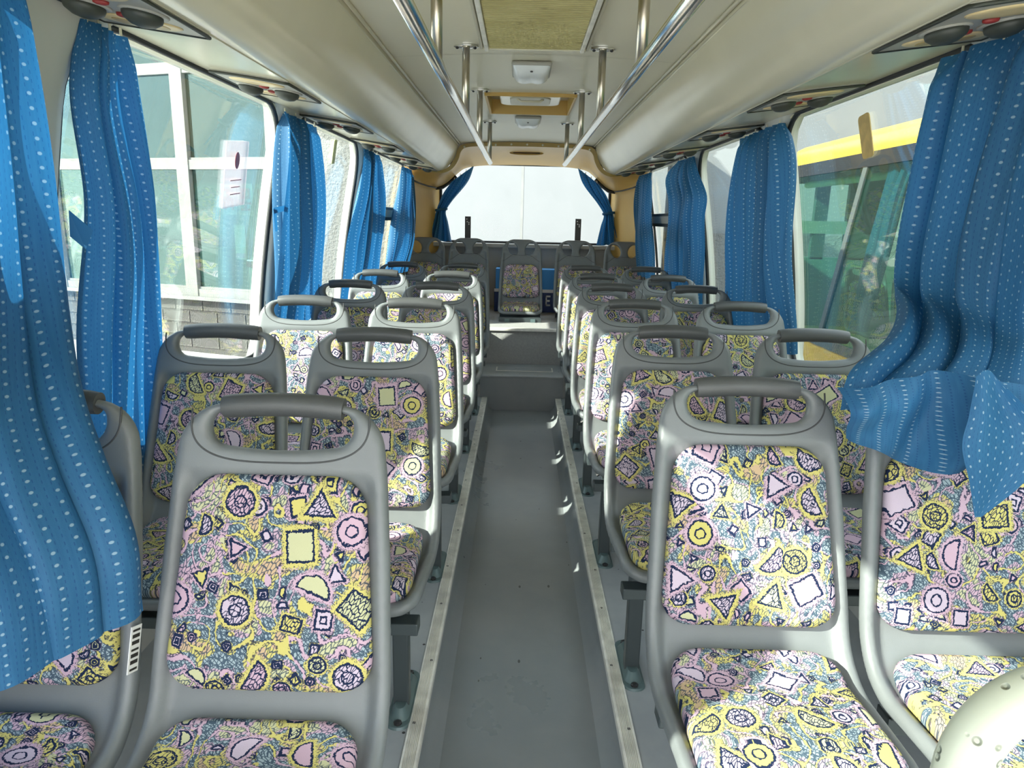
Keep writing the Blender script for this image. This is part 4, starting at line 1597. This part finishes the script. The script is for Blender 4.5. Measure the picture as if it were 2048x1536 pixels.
def bunch(u, v):
    """the hem folded over the seat head"""
    x = lerp(0.548 + 0.030 * v * v, 0.95, u)
    fold = math.sin(3.2 * PI * u + 1.6 * v * min(1, 3 * u) + 0.2) * 0.030 + math.sin(7.3 * PI * u + 2.6 * v) * 0.014 + math.sin(2.2 * PI * v + 3 * u) * 0.012
    z = lerp(1.018 + 0.030 * math.sin(PI * u), 0.878 + 0.020 * math.sin(3.3 * PI * u + 0.4) + 0.035 * math.exp(-14 * u), v) - 0.02 * (1 - u) * math.sin(PI * v) * 0
    y = 1.268 - 0.055 * math.sin(PI * min(1.0, v * 0.9 + 0.1)) - fold - 0.02 * u
    return (x, y, z)


vs_ = [bunch(i / 60, j / 24) for j in range(25) for i in range(61)]
fs_ = [(j * 61 + i, j * 61 + i + 1, (j + 1) * 61 + i + 1, (j + 1) * 61 + i) for j in range(24) for i in range(60)]
uv = [(i / 60 * 0.25, j / 24 * 0.45) for j in range(25) for i in range(61)]
cloth_obj('folded_hem', (vs_, fs_, uv), c)


def corner(u, v):
    """loose corner hanging to a point"""
    vv = [0.0, 0.22, 0.48, 0.75, 1.0]
    xl = spline(vv, [0.742, 0.728, 0.722, 0.752, 0.783], v)
    xr = spline(vv, [0.775, 0.835, 0.868, 0.842, 0.795], v)
    zz = spline(vv, [1.060, 1.000, 0.945, 0.875, 0.806], v)
    p = A3(lerp(float(xl), float(xr), u), 1.165, float(zz) + 0.012 * (1 - v) * math.sin(PI * u))
    p[1] -= 0.020 * math.sin(2 * PI * u + 0.6) * (1 - v) * min(1, 4 * v) + 0.020 * math.sin(PI * v)
    return tuple(p)


vs_ = [corner(i / 30, j / 30) for j in range(31) for i in range(31)]
fs_ = [(j * 31 + i, j * 31 + i + 1, (j + 1) * 31 + i + 1, (j + 1) * 31 + i) for j in range(30) for i in range(30)]
uv = [(i / 30 * 0.22, j / 30 * 0.27) for j in range(31) for i in range(31)]
cloth_obj('hanging_corner', (vs_, fs_, uv), c)

# ------------------------------------------------------------------ small plates on the panes
def plate_on_wall(name, label, cat, s, y, z, w, h, rot, mat, r=0.008):
    t = thing(name, label, cat, (s * (wall_x(z) + 0.026), y, z))
    lean = math.atan2(wall_x(z - 0.05) - wall_x(z + 0.05), 0.1)
    R_ = Matrix.Rotation(-s * lean, 4, 'Y') @ Matrix.Rotation(rot, 4, 'X')
    m = MB().prism(rrect(w, h, r, 4), -0.0015, 0.0015, lambda a, c, hh: tuple(R_ @ Vector((hh, a, c))))
    m.build('plate', mat, t)
    return t, R_


plate_on_wall('amber_plate', 'small amber rounded plate stuck on the near right window', 'sticker', 1, 2.36, 1.585, 0.075, 0.135, -0.12, 'amber', 0.015)
plate_on_wall('lime_plate', 'small lime green strip stuck on the third left window', 'sticker', -1, 3.93, 1.635, 0.055, 0.125, 0.12, 'lime')
t, R_ = plate_on_wall('window_notice', 'clear pink notice with red dot on the left window', 'sticker', -1, 2.66, 1.44, 0.20, 0.235, 0.10, 'film', 0.004)
MB().prism([(0.020 * math.cos(2 * PI * k / 20), 0.030 * math.sin(2 * PI * k / 20) + 0.05) for k in range(20)], 0.002, 0.003, lambda a, c, hh: tuple(R_ @ Vector((hh, a, c)))).build('red_dot', 'lens_red', t)
for (w_, dz) in ((0.10, -0.02), (0.08, -0.045), (0.09, -0.07)):
    MB().prism(rrect(w_, 0.004, 0.001, 2, 0, dz), 0.002, 0.003, lambda a, c, hh: tuple(R_ @ Vector((hh, a, c)))).build('print_line', 'pink', t)

# ------------------------------------------------------------------ padded grab hoop, lower right corner
hc = Vector((0.3287, 0.3822, 0.9467))
t = thing('grab_hoop', 'cream dimpled padded grab hoop in the lower right corner', 'grab rail', (hc.x, hc.y, 0.0))
HR = 0.0726
path = [(-HR, 0.02, 0.0), (-HR, 0.01, 0.35), (-HR, 0.0, 0.70)]
pad = []
for k in range(25):
    a = PI - PI * k / 24
    pad.append((HR * math.cos(a), 0.012 * math.sin(a), hc.z + HR * math.sin(a)))
lo = [(-HR, 0.0, z) for z in np.linspace(0.78, hc.z - 0.01, 8)]
ro = [(HR, 0.0, z) for z in np.linspace(hc.z - 0.01, 0.78, 8)]
MB().tube(lo + pad + ro, 0.0165, 22).build('padded_cover', 'pitted', t, smooth=True)
for sx in (-1, 1):
    MB().tube([(sx * HR, 0.0, 0.0), (sx * HR, 0.0, 0.80)], 0.011, 12).build('hoop_leg', 'pole', t, smooth=True)
    MB().lathe([(0.032, 0.0), (0.032, 0.006), (0.014, 0.012)], (sx * HR, 0, 0.0), 'Z', 18).build('base_flange', 'pole', t, angle=0.6)

# ------------------------------------------------------------------ outside: yard
GZ = -0.95
g = MB().box(-40, 40, -40, 60, GZ - 0.1, GZ).build('floor_yard', 'concrete')
g.name = 'ground'
tag(g, 'grey concrete yard around the bus', 'ground', kind='structure')

OX, OY = -3.74, 10.75
DX, DY = -0.947, 0.322
NX, NY = -0.322, -0.947


def FP(a, w, z):
    return (OX + DX * a + NX * w, OY + DY * a + NY * w, z)


def fbox(m, a0, a1, w0, w1, z0, z1):
    vs_ = [FP(a, w, z) for z in (z0, z1) for a, w in ((a0, w0), (a1, w0), (a1, w1), (a0, w1))]
    return m.add(vs_, [(0, 3, 2, 1), (4, 5, 6, 7), (0, 1, 5, 4), (1, 2, 6, 5), (2, 3, 7, 6), (3, 0, 4, 7)])


bd = thing('building', 'pale building with white framed windows over a split-face block wall', 'building', (OX, OY, GZ))
bd_off = Vector(bd.location)


def bpart(m, name, mat, parent=None, **kw):
    o = m.build(name, mat, parent or bd, **kw)
    if parent is None:
        o.location = -bd_off
    return o


VM = [-0.02, 1.62, 4.46, 7.3, 10.1]
HZ = [0.04, 2.02, 3.40, 4.75]
for k, a in enumerate(VM):
    w_ = 0.115 if k else 0.07
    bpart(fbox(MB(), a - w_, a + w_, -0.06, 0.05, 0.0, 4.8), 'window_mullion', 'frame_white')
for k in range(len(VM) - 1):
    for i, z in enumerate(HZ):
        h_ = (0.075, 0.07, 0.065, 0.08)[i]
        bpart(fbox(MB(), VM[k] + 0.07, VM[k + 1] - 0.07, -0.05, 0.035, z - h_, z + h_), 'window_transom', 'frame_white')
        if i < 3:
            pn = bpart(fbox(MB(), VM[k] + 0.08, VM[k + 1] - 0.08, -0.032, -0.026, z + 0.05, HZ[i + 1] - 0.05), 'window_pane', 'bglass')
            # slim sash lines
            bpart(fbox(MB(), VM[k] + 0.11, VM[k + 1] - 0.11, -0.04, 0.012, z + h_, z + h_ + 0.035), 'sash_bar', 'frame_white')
bpart(fbox(MB(), -0.15, 10.2, -0.25, -0.06, GZ, -0.05), 'plinth_wall', 'mortar')
bpart(fbox(MB(), -0.12, 10.2, -0.08, 0.10, -0.06, 0.0), 'window_ledge', 'frame_white')
bpart(fbox(MB(), -0.10, 10.2, -3.6, -3.5, GZ, 4.9), 'room_back_wall', 'room_wall')
bpart(fbox(MB(), -0.2, 10.2, -3.5, 0.0, 4.8, 4.95), 'room_ceiling', 'room_wall')
bpart(fbox(MB(), -0.2, -0.1, -3.5, -0.1, GZ, 4.9), 'room_side_wall', 'room_wall')
# split face blocks
bmsh = MB()
nx_, nz_ = 5, 3
vs_ = []
for face in (0, 1):
    for j in range(nz_ + 1):
        for i in range(nx_ + 1):
            e = (i in (0, nx_)) or (j in (0, nz_))
            w = (0.0 if e else 0.03 + 0.025 * rng.rand()) if face else -0.1
            vs_.append((-0.27 + 0.54 * i / nx_, w, 0.19 * j / nz_))
fs_ = []
q = (nx_ + 1) * (nz_ + 1)
for j in range(nz_):
    for i in range(nx_):
        a = j * (nx_ + 1) + i
        fs_.append((q + a, q + a + 1, q + a + nx_ + 2, q + a + nx_ + 1))
bmsh.add(vs_, fs_)
pb = bpart(bmsh, 'block', 'block')
ang = math.atan2(DY, DX)
kk = 0
for row in range(4):
    for colm in range(13):
        a = 0.12 + colm * 0.56 + (0.28 if row % 2 else 0.0)
        o = pb if kk == 0 else pb.copy()
        if kk:
            C.objects.link(o)
        p = FP(a, -0.045, -0.245 - 0.205 * row)
        o.location = Vector(p) - bd_off
        o.rotation_euler = (0, 0, ang + (PI if (row + colm) % 2 else 0) * 0)
        o.scale = (-1, -1, 1)
        o.scale = (1, -1, 1)
        kk += 1
bpart(fbox(MB(), 7.3, 10.2, -0.05, 0.0, GZ, -0.05), 'plinth_face', 'block')

# things standing behind the panes
t = thing('parked_car', 'white hatchback seen tail-on through the building window', 'car', FP(0.75, -1.6, GZ))
off = Vector(t.location)


def cpart(m, name, mat, **kw):
    o = m.build(name, mat, t, **kw)
    o.location = -off
    return o


cz = -0.42
body = [(0.0, 0.30), (0.06, 0.20), (-0.05, 0.0), (-3.9, 0.0), (-4.0, 0.5), (-3.2, 0.66), (-2.4, 0.78), (-0.30, 0.86), (-0.04, 0.80), (0.02, 0.55)]
m = MB()
m.prism(body, -0.10, 1.45, lambda w, z, a: FP(a, -1.1 + w, cz + 0.18 + z))
cpart(m, 'car_body', 'car_white', bevel=0.04)
cab = [(-0.10, 0.84), (-0.55, 1.28), (-1.0, 1.36), (-2.0, 1.33), (-2.7, 0.80)]
m = MB()
m.prism(cab, 0.02, 1.33, lambda w, z, a: FP(a, -1.1 + w, cz + 0.18 + z))
cpart(m, 'car_cabin', 'car_dark', bevel=0.05)
m = MB()
m.prism([(-0.5, 1.30), (-0.55, 1.36), (-2.0, 1.38), (-2.05, 1.33)], 0.05, 1.30, lambda w, z, a: FP(a, -1.1 + w, cz + 0.18 + z))
cpart(m, 'car_roof', 'car_white', bevel=0.02)
cpart(fbox(MB(), 1.20, 1.46, -1.16, -1.05, cz + 0.82, cz + 0.96), 'tail_lamp', 'lens_red', bevel=0.03)
cpart(fbox(MB(), -0.08, 1.44, -1.10, -1.02, cz + 0.16, cz + 0.36), 'bumper', 'car_dark', bevel=0.03)
cpart(fbox(MB(), 0.3, 1.1, -1.10, -1.075, cz + 0.60, cz + 0.64), 'trim_line', 'car_dark')
for a in (0.02, 1.33):
    m = MB()
    cc = FP(a, -1.65, cz + 0.02)
    n_ = 20
    vs_, fs_ = [], []
    for sgn in (-0.1, 0.1):
        for k in range(n_):
            th = 2 * PI * k / n_
            vs_.append(FP(a + sgn, -1.65 + 0.31 * math.cos(th), cz + 0.02 + 0.31 * math.sin(th)))
    fs_ = [tuple(range(n_)), tuple(range(2 * n_ - 1, n_ - 1, -1))] + [(k, (k + 1) % n_, n_ + (k + 1) % n_, n_ + k) for k in range(n_)]
    m.add(vs_, fs_)
    cpart(m, 'wheel', 'rubber')
t = thing('shop_sign', 'pale lit sign with orange characters behind the building window', 'sign', FP(1.15, -0.8, 1.4))
off = Vector(t.location)
for k, (a0, a1) in enumerate(((1.36, 1.66), (1.02, 1.32), (0.68, 0.98))):
    o = fbox(MB(), a0, a1, -0.82, -0.80, 1.28, 1.78).build('sign_panel', 'sign_pale', t)
    o.location = -off
    strokes = [
        [(0.06, 0.24, 0.36, 0.41), (0.12, 0.17, 0.12, 0.41), (0.05, 0.13, 0.22, 0.27), (0.16, 0.25, 0.20, 0.25), (0.20, 0.25, 0.06, 0.25), (0.05, 0.10, 0.06, 0.20)],
        [(0.05, 0.25, 0.36, 0.41), (0.05, 0.10, 0.24, 0.41), (0.20, 0.25, 0.24, 0.41), (0.05, 0.25, 0.24, 0.285), (0.04, 0.26, 0.15, 0.19), (0.125, 0.175, 0.05, 0.36), (0.06, 0.24, 0.05, 0.09)],
        [(0.06, 0.10, 0.08, 0.40)]][k]
    m = MB()
    for xa, xb, za, zb in strokes:
        fbox(m, a1 - xb, a1 - xa, -0.798, -0.790, 1.30 + za, 1.30 + zb)
    o = m.build('character', 'orange', t)
    o.location = -off
for lab_, a0, a1, z0, z1, mt in (('tall cream board standing below the orange sign', 1.22, 1.44, 0.55, 1.12, 'sign_pale'),
                                 ('pale pink board standing beside the cream board', 0.45, 0.70, 0.62, 1.12, 'sign_pale')):
    t = thing('notice_board', lab_, 'board', FP((a0 + a1) / 2, -0.8, z0))
    o = fbox(MB(), a0, a1, -0.83, -0.80, z0, z1).build('board', mt, t)
    o.location = -Vector(t.location)
    o = fbox(MB(), a0 + 0.01, a1 - 0.01, -0.799, -0.795, z0 + 0.02, z0 + 0.10).build('board_strip', 'pink', t)
    o.location = -Vector(t.location)

# yard walls behind the bus
wl = MB()
wl.add([FP(-0.07, -0.02, GZ), FP(-2.4, -0.02, GZ), FP(-2.4, -0.02, 5.0), FP(-0.07, -0.02, 5.0), FP(-0.07, -0.25, GZ), FP(-2.4, -0.25, GZ), FP(-2.4, -0.25, 5.0), FP(-0.07, -0.25, 5.0)],
       [(0, 1, 2, 3), (4, 7, 6, 5), (0, 3, 7, 4), (1, 5, 6, 2), (3, 2, 6, 7)])
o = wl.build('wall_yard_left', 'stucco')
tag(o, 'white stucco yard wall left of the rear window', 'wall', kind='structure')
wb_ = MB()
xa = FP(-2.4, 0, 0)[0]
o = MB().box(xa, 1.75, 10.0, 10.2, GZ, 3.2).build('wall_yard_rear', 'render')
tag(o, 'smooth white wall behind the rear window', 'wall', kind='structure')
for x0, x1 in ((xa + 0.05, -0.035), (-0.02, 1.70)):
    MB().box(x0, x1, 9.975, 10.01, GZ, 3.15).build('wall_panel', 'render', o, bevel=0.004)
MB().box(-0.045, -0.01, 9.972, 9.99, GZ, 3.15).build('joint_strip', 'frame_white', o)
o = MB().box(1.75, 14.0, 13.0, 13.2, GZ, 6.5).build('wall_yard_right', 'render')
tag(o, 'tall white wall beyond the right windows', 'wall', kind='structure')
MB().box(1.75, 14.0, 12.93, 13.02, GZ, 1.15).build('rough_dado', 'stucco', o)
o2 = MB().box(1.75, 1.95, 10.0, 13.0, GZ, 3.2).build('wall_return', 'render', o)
t = thing('drain_pipe', 'pale drain pipe running down the far right wall', 'pipe', (2.62, 12.86, GZ))
MB().tube([(0, 0, 0), (0, 0, 4.2), (0.0, 0.0, 4.4)], 0.055, 12).build('pipe', 'frame_white', t, smooth=True)
for z in (0.9, 2.4, 3.6):
    MB().tube([(0, 0, z), (0, 0, z + 0.07)], 0.07, 12).build('pipe_collar', 'frame_white', t)
o = MB().box(9.0, 9.2, -6.0, 13.0, GZ, 5.5).build('wall_yard_side', 'render')
tag(o, 'long white wall beyond the parked yellow bus', 'wall', kind='structure')

# parked yellow bus
BX = 2.62
t = thing('parked_bus', 'yellow minibus with dark green windows parked on the right', 'bus', (BX, 3.0, GZ))
off = Vector(t.location)


def qpart(m, name, mat, parent=None, **kw):
    o = m.build(name, mat, parent or t, **kw)
    if parent is None:
        o.location = -off
    return o


YE, YF = 7.35, -2.5
W2 = 2.1
qpart(MB().box(BX, BX + W2, YF, YE, -0.55, 0.30), 'lower_body', 'yellow', bevel=0.04)
rf = []
for k in range(13):
    a = PI * k / 12
    rf.append((BX + W2 / 2 - W2 / 2 * math.copysign(abs(math.cos(a)) ** 0.35, math.cos(a)), 1.90 + 0.20 * math.sin(a) ** 0.7))
m = MB()
m.prism(rf + [(BX + W2, 1.86), (BX, 1.86)], YF, YE - 0.1, lambda a, c, h: (a, h, c))
qpart(m, 'roof', 'yellow', angle=0.6)
TX = [(BX + 0.02, 2.735), (2.92, 3.05), (3.25, 3.60), (4.10, 4.22), (BX + W2 - 0.12, BX + W2 - 0.02)]
for x0, x1 in TX:
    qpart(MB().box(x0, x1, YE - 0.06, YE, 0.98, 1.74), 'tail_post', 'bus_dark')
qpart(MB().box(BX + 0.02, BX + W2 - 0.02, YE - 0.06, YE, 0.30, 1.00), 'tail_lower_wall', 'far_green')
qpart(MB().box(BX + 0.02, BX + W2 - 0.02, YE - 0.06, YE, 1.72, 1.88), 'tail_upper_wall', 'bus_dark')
qpart(MB().box(2.735, 3.25, YE - 0.07, YE - 0.01, 1.235, 1.36), 'tail_rail', 'vent_grey')
qpart(MB().box(BX - 0.002, BX + 0.03, YF, YE - 0.02, 1.76, 1.87), 'window_head', 'rubber')
qpart(MB().box(BX - 0.002, BX + 0.03, YF, YE - 0.02, 0.28, 0.36), 'window_foot', 'bus_dark')
for y in (6.14, 2.4):
    m = MB()
    m.add([(BX, y, 0.33), (BX, y + 0.07, 0.33), (BX, y - 0.43, 1.82), (BX, y - 0.50, 1.82), (BX + 0.05, y, 0.33), (BX + 0.05, y + 0.07, 0.33), (BX + 0.05, y - 0.43, 1.82), (BX + 0.05, y - 0.50, 1.82)],
          [(0, 1, 2, 3), (4, 7, 6, 5), (0, 4, 5, 1), (1, 5, 6, 2), (2, 6, 7, 3), (3, 7, 4, 0)])
    qpart(m, 'slanted_post', 'bus_dark')
for ya, yb in ((4.4, 7.2), (1.7, 4.35), (-2.4, 1.6)):
    qpart(MB().box(BX + 0.012, BX + 0.016, ya, yb, 0.33, 1.83), 'side_window', 'bus_glass')
# far side with openings
xo = BX + W2 - 0.05
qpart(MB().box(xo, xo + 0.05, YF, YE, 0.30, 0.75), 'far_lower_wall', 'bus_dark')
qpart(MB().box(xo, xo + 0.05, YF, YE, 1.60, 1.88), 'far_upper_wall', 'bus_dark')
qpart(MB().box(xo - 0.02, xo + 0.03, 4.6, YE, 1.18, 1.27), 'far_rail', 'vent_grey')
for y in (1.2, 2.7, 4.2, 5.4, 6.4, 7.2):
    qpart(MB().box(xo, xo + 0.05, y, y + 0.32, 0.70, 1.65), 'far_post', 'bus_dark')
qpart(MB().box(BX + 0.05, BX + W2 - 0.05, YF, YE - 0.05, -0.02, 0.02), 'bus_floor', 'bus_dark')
qpart(MB().box(BX + 0.05, BX + W2 - 0.05, YF, YE - 0.05, 1.86, 1.875), 'inner_ceiling', 'cream_edge')
qpart(MB().tube([(BX + 0.16, -1, 1.70), (BX + 0.16, 7.2, 1.70)], 0.032, 10), 'inner_rail', 'pale_green', smooth=True)
shell_me = [ch for ch in proto['RA'].children if ch.name.startswith('seat_shell')][0].data
pad_me = [ch for ch in proto['RA'].children if ch.name.startswith('back_cushion')][0].data
for i, y in enumerate((3.1, 3.9, 4.7, 5.5, 6.3)):
    for x in (BX + 0.40, BX + 0.82):
        o = bpy.data.objects.new('bus_seat_back', shell_me)
        C.objects.link(o)
        o.parent = t
        o.location = Vector((x, y, -0.02)) - off
        o3 = bpy.data.objects.new('seat_pad', pad_me)
        C.objects.link(o3)
        o3.parent = o
cl_ = curtain_mesh([(0.0, A3(BX + 0.10, 5.50, 1.80), A3(BX + 0.10, 5.20, 1.80), 0.03), (0.5, A3(BX + 0.08, 5.62, 1.3), A3(BX + 0.08, 5.32, 1.3), 0.04), (1.0, A3(BX + 0.07, 5.75, 0.5), A3(BX + 0.07, 5.5, 0.5), 0.04)], 40, 20, 3.5, 0.4, 0.7, 41)
o = cloth_obj('bus_curtain', cl_, t)
o.location = -off
for y in (5.6, 0.2):
    m = MB()
    n_ = 28
    vs_ = [(BX + xx, y + 0.42 * math.cos(2 * PI * k / n_), GZ + 0.42 + 0.42 * math.sin(2 * PI * k / n_)) for xx in (-0.01, 0.22) for k in range(n_)]
    m.add(vs_, [tuple(range(n_)), tuple(range(2 * n_ - 1, n_ - 1, -1))] + [(k, (k + 1) % n_, n_ + (k + 1) % n_, n_ + k) for k in range(n_)])
    qpart(m, 'bus_wheel', 'rubber')
